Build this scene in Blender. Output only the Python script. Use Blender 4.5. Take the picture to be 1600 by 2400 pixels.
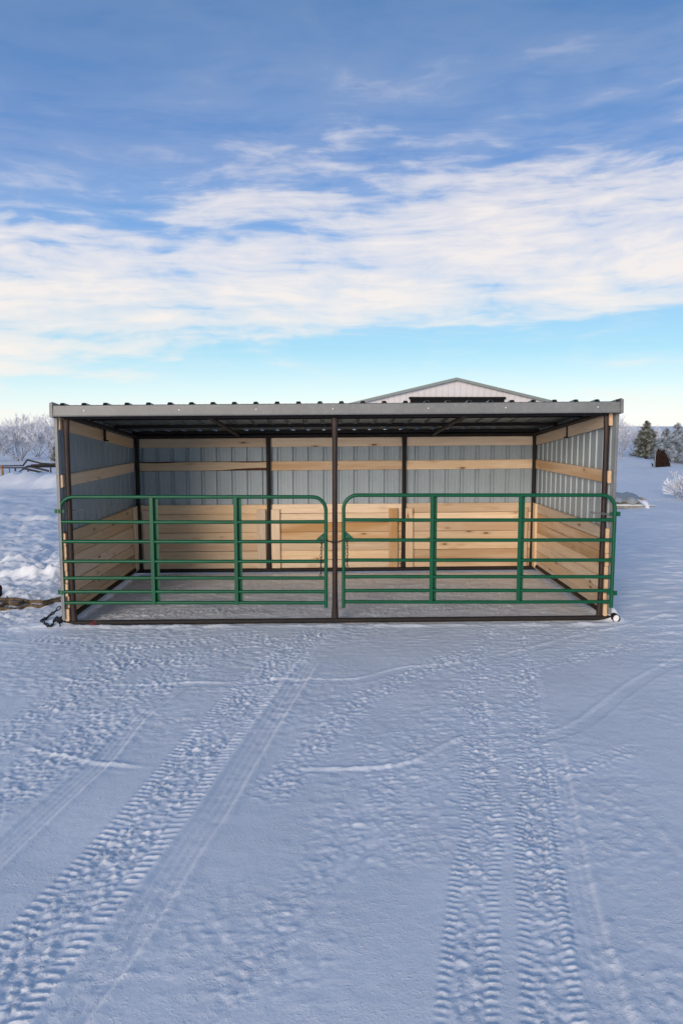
import bpy, math, random
import numpy as np
from mathutils import Vector, Matrix

for o in list(bpy.data.objects):
    bpy.data.objects.remove(o)
scene = bpy.context.scene
COL = scene.collection
R = math.radians
rng = random.Random(7)

# ------------------------------------------------------------------ camera
FPX, W0, H0 = 1800.0, 1600.0, 2400.0          # focal length in photo pixels
CAM = Vector((0.047, -8.45, 2.21))
PITCH = R(6.40)
cam_d = bpy.data.cameras.new('camera')
cam_d.sensor_fit = 'HORIZONTAL'
cam_d.sensor_width = 36.0
cam_d.lens = FPX / W0 * 36.0
cam_d.clip_start = 0.05
cam_d.clip_end = 9000
cam = bpy.data.objects.new('camera', cam_d)
COL.objects.link(cam)
cam.location = CAM
cam.rotation_euler = (math.pi / 2 - PITCH, 0, 0)
scene.camera = cam

# ------------------------------------------------------------------ light
SUN_EL, SUN_AZ = R(11.5), R(-157.0)             # azimuth measured from +Y towards +X
world = bpy.data.worlds.new('World')
scene.world = world
world.use_nodes = True
nt = world.node_tree
nt.nodes.clear()


class NG:
    """tiny node helper"""
    def __init__(self, tree):
        self.t = tree

    def n(self, kind, **kw):
        nd = self.t.nodes.new(kind)
        for k, v in kw.items():
            setattr(nd, k, v)
        return nd

    def link(self, a, b):
        self.t.links.new(a, b)

    def sock(self, nd, i, v):
        if v is None:
            return
        if hasattr(v, 'is_output'):
            self.link(v, nd.inputs[i])
        else:
            nd.inputs[i].default_value = v

    def math(self, op, a, b=None, c=None, clamp=False):
        nd = self.n('ShaderNodeMath', operation=op, use_clamp=clamp)
        self.sock(nd, 0, a); self.sock(nd, 1, b); self.sock(nd, 2, c)
        return nd.outputs[0]

    def ramp(self, fac, stops, interp='LINEAR'):
        nd = self.n('ShaderNodeValToRGB')
        cr = nd.color_ramp
        cr.interpolation = interp
        while len(cr.elements) < len(stops):
            cr.elements.new(0.5)
        for e, (p, c) in zip(cr.elements, stops):
            e.position = p
            e.color = (c, c, c, 1) if isinstance(c, (int, float)) else (*c, 1)
        self.sock(nd, 0, fac)
        return nd.outputs[0]

    def mix(self, fac, a, b, mode='MIX'):
        nd = self.n('ShaderNodeMix', data_type='RGBA', blend_type=mode)
        self.sock(nd, 0, fac)
        for i, v in ((6, a), (7, b)):
            if hasattr(v, 'is_output'):
                self.link(v, nd.inputs[i])
            else:
                nd.inputs[i].default_value = (*v, 1) if len(v) == 3 else v
        return nd.outputs[2]

    def noise(self, vec, scale, detail=4, rough=0.55, dist=0.0, dims='3D'):
        nd = self.n('ShaderNodeTexNoise', noise_dimensions=dims)
        if vec is not None:
            self.link(vec, nd.inputs['Vector'])
        nd.inputs['Scale'].default_value = scale
        nd.inputs['Detail'].default_value = detail
        nd.inputs['Roughness'].default_value = rough
        nd.inputs['Distortion'].default_value = dist
        return nd.outputs['Fac']

    def mapping(self, vec, scale=(1, 1, 1), loc=(0, 0, 0), rot=(0, 0, 0)):
        nd = self.n('ShaderNodeMapping')
        self.link(vec, nd.inputs['Vector'])
        for i, v in ((1, loc), (2, rot), (3, scale)):
            if hasattr(v, 'is_output'):
                self.link(v, nd.inputs[i])
            else:
                nd.inputs[i].default_value = v
        return nd.outputs[0]


SKY_STRENGTH = 0.15
g = NG(nt)
tc = g.n('ShaderNodeTexCoord')
sep = g.n('ShaderNodeSeparateXYZ')
g.link(tc.outputs['Generated'], sep.inputs[0])
dx, dz = sep.outputs[0], sep.outputs[2]
sky = g.n('ShaderNodeTexSky', sky_type='NISHITA')
sky.sun_disc = False
sky.sun_elevation = SUN_EL
sky.sun_rotation = SUN_AZ
sky.altitude = 600
sky.air_density = 1.0
sky.dust_density = 0.25
sky.ozone_density = 2.0
el = g.math('MULTIPLY', g.math('ARCSINE', dz), 180 / math.pi)       # elevation in degrees
# winter air: pale cyan low down, deep blue higher up, the same all round the horizon
elc = g.math('DIVIDE', el, 90.0, clamp=True)
base = g.ramp(elc, [(0.0, (0.48, 0.49, 0.50)), (0.025, (0.355, 0.45, 0.49)), (0.06, (0.180, 0.345, 0.45)),
                    (0.13, (0.098, 0.205, 0.40)), (0.20, (0.070, 0.140, 0.310)), (0.32, (0.036, 0.098, 0.225)),
                    (1.0, (0.029, 0.080, 0.19))])
nish = g.n('ShaderNodeVectorMath', operation='SCALE')
g.link(sky.outputs[0], nish.inputs[0])
nish.inputs[3].default_value = SKY_STRENGTH
blue = g.mix(0.88, nish.outputs[0], base)
# high streaky cloud: a broad deck standing 4 to 17 degrees above the horizon, thin veils above
warp = g.n('ShaderNodeTexNoise')
wv = g.mapping(tc.outputs['Generated'], (2.2, 2.2, 7.0))
g.link(wv, warp.inputs['Vector'])
warp.inputs['Scale'].default_value = 1.6
warp.inputs['Detail'].default_value = 3
wsub = g.n('ShaderNodeVectorMath', operation='SUBTRACT')
g.link(warp.outputs['Color'], wsub.inputs[0])
wsub.inputs[1].default_value = (0.5, 0.5, 0.5)
wsc = g.n('ShaderNodeVectorMath', operation='MULTIPLY')
g.link(wsub.outputs[0], wsc.inputs[0])
wsc.inputs[1].default_value = (0.16, 0.16, 0.05)
wadd = g.n('ShaderNodeVectorMath', operation='ADD')
g.link(tc.outputs['Generated'], wadd.inputs[0])
g.link(wsc.outputs[0], wadd.inputs[1])
shear = g.mapping(wadd.outputs[0], (1, 1, 1), (0.31, 0.0, 0.07), (0, R(1.2), 0))
big = g.noise(g.mapping(shear, (3.0, 3.0, 14.0)), 1.25, 3, 0.5)
mid = g.noise(g.mapping(shear, (4.0, 4.0, 30.0)), 1.8, 6, 0.54)
fine = g.noise(g.mapping(shear, (9.0, 9.0, 100.0)), 2.1, 6, 0.62)
tuft = g.noise(g.mapping(wadd.outputs[0], (7.5, 7.5, 24.0)), 1.9, 7, 0.58, 0.4)
elt = g.math('SUBTRACT', el, g.math('MULTIPLY', dx, 5.2))            # the deck rises a little to the east
elw = g.math('ADD', elt, g.math('MULTIPLY', g.math('SUBTRACT', big, 0.5), 13.0))
cov = g.ramp(g.math('DIVIDE', elw, 45.0, clamp=True),
             [(0.0, 0.36), (0.035, 0.24), (0.07, 0.12), (0.10, 0.22), (0.135, 0.54), (0.17, 0.74), (0.25, 0.72), (0.315, 0.55),
              (0.375, 0.32), (0.46, 0.26), (0.60, 0.25), (1.0, 0.27)], 'EASE')
tex = g.math('ADD', g.math('MULTIPLY', mid, 0.52), g.math('ADD', g.math('MULTIPLY', fine, 0.12), g.math('MULTIPLY', tuft, 0.36)))
amp = g.ramp(g.math('DIVIDE', elw, 45.0, clamp=True), [(0.0, 0.6), (0.10, 1.0), (0.16, 1.0), (0.34, 1.0), (0.44, 0.45), (0.52, 0.12), (1.0, 0.10)])
amp = g.math('MULTIPLY', amp, 2.3)
dens = g.math('SUBTRACT', g.math('ADD', cov, g.math('MULTIPLY', g.math('SUBTRACT', tex, 0.5), amp)), 0.16)
veil = g.noise(g.mapping(wadd.outputs[0], (2.6, 2.6, 9.0), (1.7, 0.3, 0.2)), 1.5, 5, 0.55, 0.3)
veil = g.math('MULTIPLY', g.math('SUBTRACT', veil, 0.5), g.ramp(g.math('DIVIDE', elw, 45.0, clamp=True), [(0.36, 0.0), (0.48, 1.0), (1.0, 1.0)]))
dens = g.math('ADD', dens, g.math('MULTIPLY', veil, 0.45))
dens = g.math('MULTIPLY', dens, 1.30, clamp=True)
alpha = g.ramp(dens, [(0.0, 0.0), (0.22, 0.10), (0.55, 0.58), (1.0, 0.93)])
ccol = g.mix(g.math('DIVIDE', el, 24.0, clamp=True), (0.535, 0.495, 0.455), (0.475, 0.45, 0.455))
clouds = g.mix(alpha, blue, ccol)
bg = g.n('ShaderNodeBackground')
g.link(clouds, bg.inputs[0])
bg.inputs[1].default_value = 1.0
wo = g.n('ShaderNodeOutputWorld')
g.link(bg.outputs[0], wo.inputs[0])

sun_d = bpy.data.lights.new('sun', 'SUN')
sun_d.energy = 1.5
sun_d.angle = R(24)
sun_d.color = (1.0, 0.85, 0.70)
sun = bpy.data.objects.new('sun', sun_d)
COL.objects.link(sun)
to_sun = Vector((math.sin(SUN_AZ) * math.cos(SUN_EL), math.cos(SUN_AZ) * math.cos(SUN_EL), math.sin(SUN_EL)))
sun.rotation_euler = to_sun.to_track_quat('Z', 'Y').to_euler()
sun.location = (-20, -12, 15)

scene.view_settings.view_transform = 'Standard'
scene.view_settings.look = 'None'
scene.view_settings.exposure = 0.90
scene.view_settings.gamma = 1.0
scene.view_settings.use_curve_mapping = False
scene.render.resolution_x, scene.render.resolution_y = 682, 1024


# ------------------------------------------------------------------ pixel -> place
def ray(px, py):
    d = Vector(((px - W0 / 2) / FPX, -(py - H0 / 2) / FPX, -1.0))
    d.rotate(cam.rotation_euler)
    return d


def on_y(px, py, Y):
    d = ray(px, py)
    k = (Y - CAM.y) / d.y
    return CAM + d * k


def on_z(px, py, Z=0.0):
    d = ray(px, py)
    k = (Z - CAM.z) / d.z
    return CAM + d * k


# ------------------------------------------------------------------ mesh helpers
class MB:
    def __init__(self):
        self.v, self.f, self.m = [], [], []

    def _add(self, vs, fs, mi=0):
        b = len(self.v)
        self.v += [tuple(p) for p in vs]
        self.f += [tuple(b + i for i in f) for f in fs]
        self.m += [mi] * len(fs)
        return self

    def box(self, x0, x1, y0, y1, z0, z1, mi=0, bev=0.0):
        if bev <= 0:
            vs = [(x, y, z) for z in (z0, z1) for y in (y0, y1) for x in (x0, x1)]
            fs = [(0, 2, 3, 1), (4, 5, 7, 6), (0, 1, 5, 4), (2, 6, 7, 3), (0, 4, 6, 2), (1, 3, 7, 5)]
            return self._add(vs, fs, mi)
        # box chamfered on its four edges along the longest axis
        L = [x1 - x0, y1 - y0, z1 - z0]
        a = L.index(max(L))
        lo, hi = [x0, y0, z0], [x1, y1, z1]
        b, c = [(1, 2), (2, 0), (0, 1)][a]
        ring = [(lo[b] + bev, lo[c]), (hi[b] - bev, lo[c]), (hi[b], lo[c] + bev), (hi[b], hi[c] - bev),
                (hi[b] - bev, hi[c]), (lo[b] + bev, hi[c]), (lo[b], hi[c] - bev), (lo[b], lo[c] + bev)]
        vs = []
        for e in (lo[a], hi[a]):
            for p, q in ring:
                w = [0, 0, 0]
                w[a], w[b], w[c] = e, p, q
                vs.append(w)
        fs = [(i, (i + 1) % 8, 8 + (i + 1) % 8, 8 + i) for i in range(8)]
        fs += [tuple(range(7, -1, -1)), tuple(range(8, 16))]
        return self._add(vs, fs, mi)

    def tube(self, pts, rad, n=10, cap=True, mi=0, squash=None):
        pts = [Vector(p) for p in pts]
        if isinstance(rad, (int, float)):
            rad = [rad] * len(pts)
        tang = []
        for i in range(len(pts)):
            a = pts[max(i - 1, 0)]
            b = pts[min(i + 1, len(pts) - 1)]
            t = (b - a)
            tang.append(t.normalized() if t.length > 1e-9 else Vector((0, 0, 1)))
        up = Vector((0, 0, 1)) if abs(tang[0].z) < 0.9 else Vector((0, 1, 0))
        u = (up - tang[0] * up.dot(tang[0])).normalized()
        vs = []
        for i, p in enumerate(pts):
            u = (u - tang[i] * u.dot(tang[i])).normalized()
            w = tang[i].cross(u)
            for k in range(n):
                an = 2 * math.pi * k / n
                r1 = r2 = rad[i]
                if squash:
                    r1, r2 = rad[i] * squash[i][0], rad[i] * squash[i][1]
                vs.append(p + u * (math.cos(an) * r1) + w * (math.sin(an) * r2))
        fs = []
        for i in range(len(pts) - 1):
            for k in range(n):
                fs.append((i * n + k, i * n + (k + 1) % n, (i + 1) * n + (k + 1) % n, (i + 1) * n + k))
        if cap:
            fs.append(tuple(range(n - 1, -1, -1)))
            fs.append(tuple((len(pts) - 1) * n + k for k in range(n)))
        return self._add(vs, fs, mi)

    def prism(self, poly, axis, a0, a1, mi=0):
        """extrude a closed 2D polygon along axis ('x','y','z')"""
        n = len(poly)
        vs = []
        for a in (a0, a1):
            for p, q in poly:
                vs.append({'x': (a, p, q), 'y': (p, a, q), 'z': (p, q, a)}[axis])
        fs = [(i, (i + 1) % n, n + (i + 1) % n, n + i) for i in range(n)]
        fs += [tuple(range(n - 1, -1, -1)), tuple(range(n, 2 * n))]
        return self._add(vs, fs, mi)

    def build(self, name, mats, parent=None, smooth=False, loc=None):
        me = bpy.data.meshes.new(name)
        me.from_pydata(self.v, [], self.f)
        if not isinstance(mats, (list, tuple)):
            mats = [mats]
        for m in mats:
            me.materials.append(m)
        if len(mats) > 1:
            me.polygons.foreach_set('material_index', self.m)
        if smooth:
            me.polygons.foreach_set('use_smooth', [True] * len(me.polygons))
        me.update()
        return link(name, me, parent, loc)


def link(name, me, parent=None, loc=None, rot=None):
    o = bpy.data.objects.new(name, me)
    COL.objects.link(o)
    if parent:
        o.parent = parent
    if loc is not None:
        o.location = loc
    if rot is not None:
        o.rotation_euler = rot
    return o


def thing(name, label, cat, loc=(0, 0, 0), rot=(0, 0, 0), group=None):
    o = bpy.data.objects.new(name, None)
    COL.objects.link(o)
    o.location = loc
    o.rotation_euler = rot
    o.empty_display_size = 0.2
    return tag(o, label, cat, group)


def tag(o, label, cat, group=None):
    o['label'] = label
    o['category'] = cat
    if group:
        o['group'] = group
    return o


def smooth_by_angle(o, deg=35):
    me = o.data
    me.polygons.foreach_set('use_smooth', [True] * len(me.polygons))
    me.set_sharp_from_angle(angle=R(deg))
    return o


# ------------------------------------------------------------------ materials
def new_mat(name):
    m = bpy.data.materials.new(name)
    m.use_nodes = True
    t = m.node_tree
    b = t.nodes['Principled BSDF']
    return m, NG(t), b


def bump(gg, b, h, strength, dist):
    nd = gg.n('ShaderNodeBump')
    nd.inputs['Strength'].default_value = strength
    nd.inputs['Distance'].default_value = dist
    gg.link(h, nd.inputs['Height'])
    gg.link(nd.outputs[0], b.inputs['Normal'])


def mat_snow():
    m, q, b = new_mat('snow')
    geo = q.n('ShaderNodeNewGeometry')
    pos = geo.outputs['Position']
    n1 = q.noise(pos, 1.3, 5, 0.6)
    n2 = q.noise(pos, 45.0, 4, 0.65)
    n3 = q.noise(pos, 230.0, 3, 0.6)
    pack = q.ramp(n1, [(0.35, 0.0), (0.68, 1.0)])
    c = q.mix(pack, (0.86, 0.87, 0.88), (0.78, 0.80, 0.82))
    speck = q.ramp(q.noise(pos, 17.0, 8, 0.8), [(0.74, 0.0), (0.80, 1.0)])
    c = q.mix(q.math('MULTIPLY', speck, 0.35), c, (0.45, 0.44, 0.42))
    q.link(c, b.inputs['Base Color'])
    rr = q.math('ADD', 0.44, q.math('MULTIPLY', n2, 0.3))
    q.link(rr, b.inputs['Roughness'])
    b.inputs['Specular IOR Level'].default_value = 0.36
    crumb = q.ramp(q.noise(pos, 62.0, 3, 0.6), [(0.54, 0.0), (0.70, 1.0)])
    patch = q.ramp(q.noise(pos, 2.6, 4, 0.6), [(0.40, 0.15), (0.62, 1.0)])
    h = q.math('ADD', q.math('MULTIPLY', n2, 0.55), q.math('MULTIPLY', n3, 0.40))
    h = q.math('ADD', h, q.math('MULTIPLY', q.math('MULTIPLY', crumb, patch), 0.75))
    bump(q, b, h, 0.55, 0.010)
    return m


def mat_wood(name, dark=(0.69, 0.51, 0.34), light=(0.84, 0.67, 0.49), axis=0):
    """sawn softwood; local axis 0 = along the grain"""
    m, q, b = new_mat(name)
    t = q.n('ShaderNodeTexCoord')
    oi = q.n('ShaderNodeObjectInfo')
    rnd = oi.outputs['Random']
    off = q.n('ShaderNodeCombineXYZ')
    q.link(q.math('MULTIPLY', rnd, 37.0), off.inputs[0])
    q.link(q.math('MULTIPLY', rnd, 91.0), off.inputs[1])
    q.link(q.math('MULTIPLY', rnd, 53.0), off.inputs[2])
    v = q.mapping(t.outputs['Object'], (1, 1, 1), off.outputs[0])
    warp_n = q.n('ShaderNodeTexNoise')
    q.link(q.mapping(v, (1.5, 5, 5)), warp_n.inputs['Vector'])
    warp_n.inputs['Scale'].default_value = 1.3
    warp_n.inputs['Detail'].default_value = 2
    wv = q.n('ShaderNodeVectorMath', operation='MULTIPLY_ADD')
    q.link(warp_n.outputs['Color'], wv.inputs[0])
    wv.inputs[1].default_value = (0.0, 0.06, 0.06)
    q.link(v, wv.inputs[2])
    grain = q.noise(q.mapping(wv.outputs[0], (1.3, 38, 38)), 1.0, 5, 0.6)
    broad = q.noise(q.mapping(v, (0.7, 6, 6)), 1.0, 3, 0.5)
    c = q.mix(q.ramp(grain, [(0.30, 0.0), (0.70, 1.0)]), dark, light)
    c = q.mix(q.ramp(broad, [(0.45, 0.0), (0.75, 0.55)]), c, (0.72, 0.50, 0.31))
    # knots
    vor = q.n('ShaderNodeTexVoronoi', feature='F1')
    q.link(q.mapping(v, (2.7, 9.5, 9.5)), vor.inputs['Vector'])
    vor.inputs['Scale'].default_value = 1.0
    kd = vor.outputs['Distance']
    ksel = q.ramp(vor.outputs['Color'], [(0.45, 0.0), (0.50, 1.0)])
    halo = q.math('MULTIPLY', q.ramp(kd, [(0.0, 1.0), (0.12, 0.7), (0.34, 0.0)]), ksel)
    core = q.math('MULTIPLY', q.ramp(kd, [(0.0, 1.0), (0.09, 0.95), (0.13, 0.0)]), ksel)
    c = q.mix(q.math('MULTIPLY', halo, 0.55), c, (0.36, 0.20, 0.09))
    c = q.mix(q.math('MULTIPLY', core, 0.85), c, (0.085, 0.04, 0.02))
    # some boards are heartwood, browner
    heart = q.ramp(q.math('FRACT', q.math('MULTIPLY', rnd, 29.3)), [(0.74, 0.0), (0.80, 1.0)])
    heart = q.math('MULTIPLY', heart, q.ramp(broad, [(0.30, 0.1), (0.60, 0.85)]))
    c = q.mix(heart, c, (0.52, 0.31, 0.155))
    # board to board
    hsv = q.n('ShaderNodeHueSaturation')
    q.link(c, hsv.inputs['Color'])
    r2 = q.math('FRACT', q.math('MULTIPLY', rnd, 7.31))
    r3 = q.math('FRACT', q.math('MULTIPLY', rnd, 17.7))
    q.link(q.math('ADD', 0.80, q.math('MULTIPLY', r2, 0.34)), hsv.inputs['Value'])
    q.link(q.math('ADD', 0.82, q.math('MULTIPLY', r3, 0.34)), hsv.inputs['Saturation'])
    q.link(hsv.outputs[0], b.inputs['Base Color'])
    b.inputs['Roughness'].default_value = 0.72
    b.inputs['Specular IOR Level'].default_value = 0.25
    bump(q, b, grain, 0.25, 0.003)
    return m


def mat_metal_paint(name, col, rough=0.42, var=0.12, metallic=0.0, dirt=None, dirt_amt=0.3, spec=0.5):
    m, q, b = new_mat(name)
    t = q.n('ShaderNodeTexCoord')
    n1 = q.noise(t.outputs['Object'], 2.3, 6, 0.62)
    n2 = q.noise(t.outputs['Object'], 23.0, 5, 0.65)
    lo = tuple(c * (1 - var) for c in col)
    hi = tuple(c * (1 + var) for c in col)
    c = q.mix(q.ramp(n1, [(0.3, 0.0), (0.7, 1.0)]), lo, hi)
    if dirt:
        c = q.mix(q.math('MULTIPLY', q.ramp(n2, [(0.48, 0.0), (0.72, 1.0)]), dirt_amt), c, dirt)
    q.link(c, b.inputs['Base Color'])
    q.link(q.math('ADD', rough - 0.1, q.math('MULTIPLY', n2, 0.22)), b.inputs['Roughness'])
    b.inputs['Metallic'].default_value = metallic
    b.inputs['Specular IOR Level'].default_value = spec
    bump(q, b, n2, 0.12, 0.002)
    return m


def mat_gate():
    m, q, b = new_mat('green_gate_paint')
    t = q.n('ShaderNodeTexCoord')
    n1 = q.noise(t.outputs['Object'], 3.0, 4, 0.6)
    n2 = q.noise(t.outputs['Object'], 19.0, 6, 0.75)
    c = q.mix(q.ramp(n1, [(0.3, 0.0), (0.7, 1.0)]), (0.0015, 0.074, 0.031), (0.0025, 0.094, 0.041))
    c = q.mix(q.ramp(n2, [(0.69, 0.0), (0.73, 1.0)]), c, (0.10, 0.085, 0.06))
    q.link(c, b.inputs['Base Color'])
    b.inputs['Roughness'].default_value = 0.40
    b.inputs['Specular IOR Level'].default_value = 0.33
    return m


def mat_rust(name='oxidised_pipe', a=(0.009, 0.005, 0.004), bb=(0.036, 0.015, 0.009), rough=0.62):
    m, q, b = new_mat(name)
    t = q.n('ShaderNodeTexCoord')
    n1 = q.noise(q.mapping(t.outputs['Object'], (9, 9, 2.2)), 1.6, 7, 0.7)
    n2 = q.noise(t.outputs['Object'], 60.0, 4, 0.6)
    c = q.mix(q.ramp(n1, [(0.36, 0.0), (0.66, 1.0)]), a, bb)
    c = q.mix(q.ramp(n2, [(0.66, 0.0), (0.74, 0.4)]), c, tuple(v * 2.0 for v in bb))
    q.link(c, b.inputs['Base Color'])
    b.inputs['Roughness'].default_value = rough
    bump(q, b, n2, 0.3, 0.002)
    return m


def mat_plain(name, col, rough=0.7, var=0.25, scale=9.0, spec=0.3):
    m, q, b = new_mat(name)
    t = q.n('ShaderNodeTexCoord')
    n1 = q.noise(t.outputs['Object'], scale, 5, 0.65)
    c = q.mix(q.ramp(n1, [(0.3, 0.0), (0.7, 1.0)]), tuple(x * (1 - var) for x in col), tuple(min(1, x * (1 + var)) for x in col))
    q.link(c, b.inputs['Base Color'])
    b.inputs['Roughness'].default_value = rough
    b.inputs['Specular IOR Level'].default_value = spec
    return m


def mat_frosted(name, bark, frost, lo, hi, scale=14.0):
    """bark or needles with hoar frost lying on the upper and outer sides"""
    m, q, b = new_mat(name)
    t = q.n('ShaderNodeTexCoord')
    n1 = q.noise(t.outputs['Object'], scale, 4, 0.6)
    c = q.mix(q.ramp(n1, [(lo, 0.0), (hi, 1.0)]), bark, frost)
    q.link(c, b.inputs['Base Color'])
    b.inputs['Roughness'].default_value = 0.8
    b.inputs['Specular IOR Level'].default_value = 0.15
    return m


M = {}
M['snow'] = mat_snow()
M['wood'] = mat_wood('sawn_pine')
M['wood_end'] = mat_plain('pine_end_grain', (0.66, 0.44, 0.26), 0.8, 0.18, 40)
M['bark_edge'] = mat_plain('bark_edge', (0.12, 0.055, 0.03), 0.9, 0.35, 25)
M['panel'] = mat_metal_paint('wall_sheet_steel', (0.32, 0.385, 0.43), 0.42, 0.07, 0.0, (0.25, 0.26, 0.26), 0.25, 0.5)
M['roof'] = mat_metal_paint('roof_sheet_steel', (0.13, 0.165, 0.165), 0.40, 0.08, 0.0, (0.10, 0.11, 0.11), 0.2, 0.5)
M['trim'] = mat_metal_paint('grey_trim_steel', (0.180, 0.183, 0.176), 0.45, 0.13, 0.0, (0.40, 0.38, 0.35), 0.22, 0.45)
M['rust'] = mat_rust()
M['beam'] = mat_rust('dark_primer_steel', (0.004, 0.0025, 0.0025), (0.011, 0.0055, 0.0045), 0.7)
M['skid'] = mat_rust('black_skid_pipe', (0.006, 0.005, 0.0045), (0.018, 0.011, 0.008), 0.75)
M['gate'] = mat_gate()
M['chain'] = mat_metal_paint('dark_chain', (0.045, 0.042, 0.040), 0.5, 0.3, 0.6)
M['tow_chain'] = mat_metal_paint('blue_black_chain', (0.018, 0.024, 0.030), 0.5, 0.3, 0.5)
M['screw'] = mat_plain('zinc_screw', (0.72, 0.72, 0.72), 0.35, 0.08)
M['bolt'] = mat_plain('steel_bolt', (0.16, 0.16, 0.17), 0.4, 0.2)
M['red'] = mat_plain('red_paint_mark', (0.40, 0.016, 0.03), 0.6, 0.5, 40)
M['barn'] = mat_metal_paint('barn_wall_steel', (0.60, 0.57, 0.57), 0.5, 0.04, 0.0)
M['barn_trim'] = mat_metal_paint('barn_trim_steel', (0.20, 0.225, 0.205), 0.5, 0.06)
M['barn_roof'] = mat_metal_paint('barn_roof_steel', (0.30, 0.32, 0.31), 0.5, 0.06)
M['barn_door'] = mat_plain('barn_door_dark', (0.005, 0.004, 0.004), 0.9, 0.3, 4)
M['branch'] = mat_rust('weathered_branch', (0.050, 0.032, 0.018), (0.21, 0.145, 0.075), 0.85)
M['post_wood'] = mat_plain('orange_post_wood', (0.32, 0.155, 0.06), 0.85, 0.4, 12)
M['black_pipe'] = mat_rust('black_pipe_steel', (0.010, 0.009, 0.010), (0.030, 0.020, 0.017), 0.6)
M['bush_stem'] = mat_frosted('frosted_stem', (0.16, 0.15, 0.16), (0.60, 0.63, 0.70), 0.42, 0.60, 9)
M['bush_twig'] = mat_frosted('hoar_frost_twig', (0.44, 0.46, 0.52), (0.84, 0.85, 0.88), 0.38, 0.58, 5)
M['pine_bark'] = mat_plain('pine_bark', (0.085, 0.055, 0.038), 0.9, 0.4)
M['pine_needle'] = mat_frosted('frosted_pine_needles', (0.045, 0.058, 0.034), (0.40, 0.41, 0.37), 0.42, 0.62, 5)
M['spruce_needle'] = mat_frosted('hoar_frosted_spruce', (0.13, 0.18, 0.225), (0.50, 0.55, 0.61), 0.36, 0.62, 4)
M['brush'] = mat_plain('dead_brown_brush', (0.026, 0.012, 0.008), 0.9, 0.7, 5)
M['grey_post'] = mat_plain('grey_fence_post', (0.17, 0.18, 0.19), 0.8, 0.3)
M['tarp'] = mat_plain('grey_tarpaulin', (0.31, 0.335, 0.345), 0.55, 0.25, 4)
M['grey_wood'] = mat_plain('weathered_boards', (0.33, 0.29, 0.22), 0.85, 0.4, 10)
M['white_pipe'] = mat_plain('white_pipe', (0.72, 0.74, 0.73), 0.45, 0.06)
M['plastic'] = mat_plain('white_plastic_wrap', (0.70, 0.70, 0.76), 0.5, 0.1)


# ------------------------------------------------------------------ snow field
_rs = np.random.RandomState(11)
_perm = _rs.permutation(4096)
_grad = np.stack([np.cos(_rs.rand(4096) * 6.28318), np.sin(_rs.rand(4096) * 6.28318)], 1)
_a = _rs.rand(4096) * 6.2831853
_gx, _gy = np.cos(_a), np.sin(_a)


def gnoise(x, y, seed=0):
    xi = np.floor(x).astype(np.int64)
    yi = np.floor(y).astype(np.int64)
    xf, yf = x - xi, y - yi
    u = xf * xf * xf * (xf * (xf * 6 - 15) + 10)
    v = yf * yf * yf * (yf * (yf * 6 - 15) + 10)

    def gr(ix, iy, fx, fy):
        h = _perm[(_perm[(ix + seed * 131) & 4095] + iy) & 4095]
        return _gx[h] * fx + _gy[h] * fy
    a = gr(xi, yi, xf, yf)
    b = gr(xi + 1, yi, xf - 1, yf)
    c = gr(xi, yi + 1, xf, yf - 1)
    d = gr(xi + 1, yi + 1, xf - 1, yf - 1)
    return (a + (b - a) * u) * (1 - v) + (c + (d - c) * u) * v


def fbm(x, y, scale, octv=3, rough=0.5, seed=0):
    r = np.zeros_like(x)
    am = 1.0
    for i in range(octv):
        r += am * gnoise(x * scale, y * scale, seed + i * 7)
        scale *= 2.03
        am *= rough
    return r


def sstep(a, b, x):
    t = np.clip((x - a) / (b - a), 0, 1)
    return t * t * (3 - 2 * t)


def catmull(pts, n=10):
    P = [np.array(p, float) for p in pts]
    P = [2 * P[0] - P[1]] + P + [2 * P[-1] - P[-2]]
    out = []
    for i in range(1, len(P) - 2):
        for k in range(n):
            t = k / n
            out.append(0.5 * ((2 * P[i]) + (-P[i - 1] + P[i + 1]) * t + (2 * P[i - 1] - 5 * P[i] + 4 * P[i + 1] - P[i + 2]) * t * t
                              + (-P[i - 1] + 3 * P[i] - 3 * P[i + 1] + P[i + 2]) * t ** 3))
    out.append(P[-2])
    return np.array(out)


class Track:
    def __init__(self, px, reach, kind, **kw):
        w = [on_z(*p)[:2] for p in px]
        self.c = catmull(w, 8)
        self.reach, self.kind, self.kw = reach, kind, kw

    def st(self, x, y):
        c = self.c
        lo, hi = c.min(0) - self.reach, c.max(0) + self.reach
        idx = np.nonzero((x > lo[0]) & (x < hi[0]) & (y > lo[1]) & (y < hi[1]))[0]
        px, py = x[idx], y[idx]
        best = np.full(len(idx), 1e9)
        S = np.zeros(len(idx))
        T = np.zeros(len(idx))
        acc = 0.0
        for i in range(len(c) - 1):
            d = c[i + 1] - c[i]
            L = math.hypot(*d)
            if L < 1e-6:
                continue
            d = d / L
            rx, ry = px - c[i][0], py - c[i][1]
            s = np.clip(rx * d[0] + ry * d[1], 0, L)
            qx, qy = rx - d[0] * s, ry - d[1] * s
            dist = qx * qx + qy * qy
            m = dist < best
            best[m] = dist[m]
            S[m] = acc + s[m]
            T[m] = (d[0] * ry - d[1] * rx)[m]          # >0 = left of travel
            acc += L
        k = best < self.reach ** 2
        self.len = acc
        return idx[k], S[k], T[k]


def band(t, a, b, soft=0.015):
    return sstep(a - soft, a + soft, t) * (1 - sstep(b - soft, b + soft, t))


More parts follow.
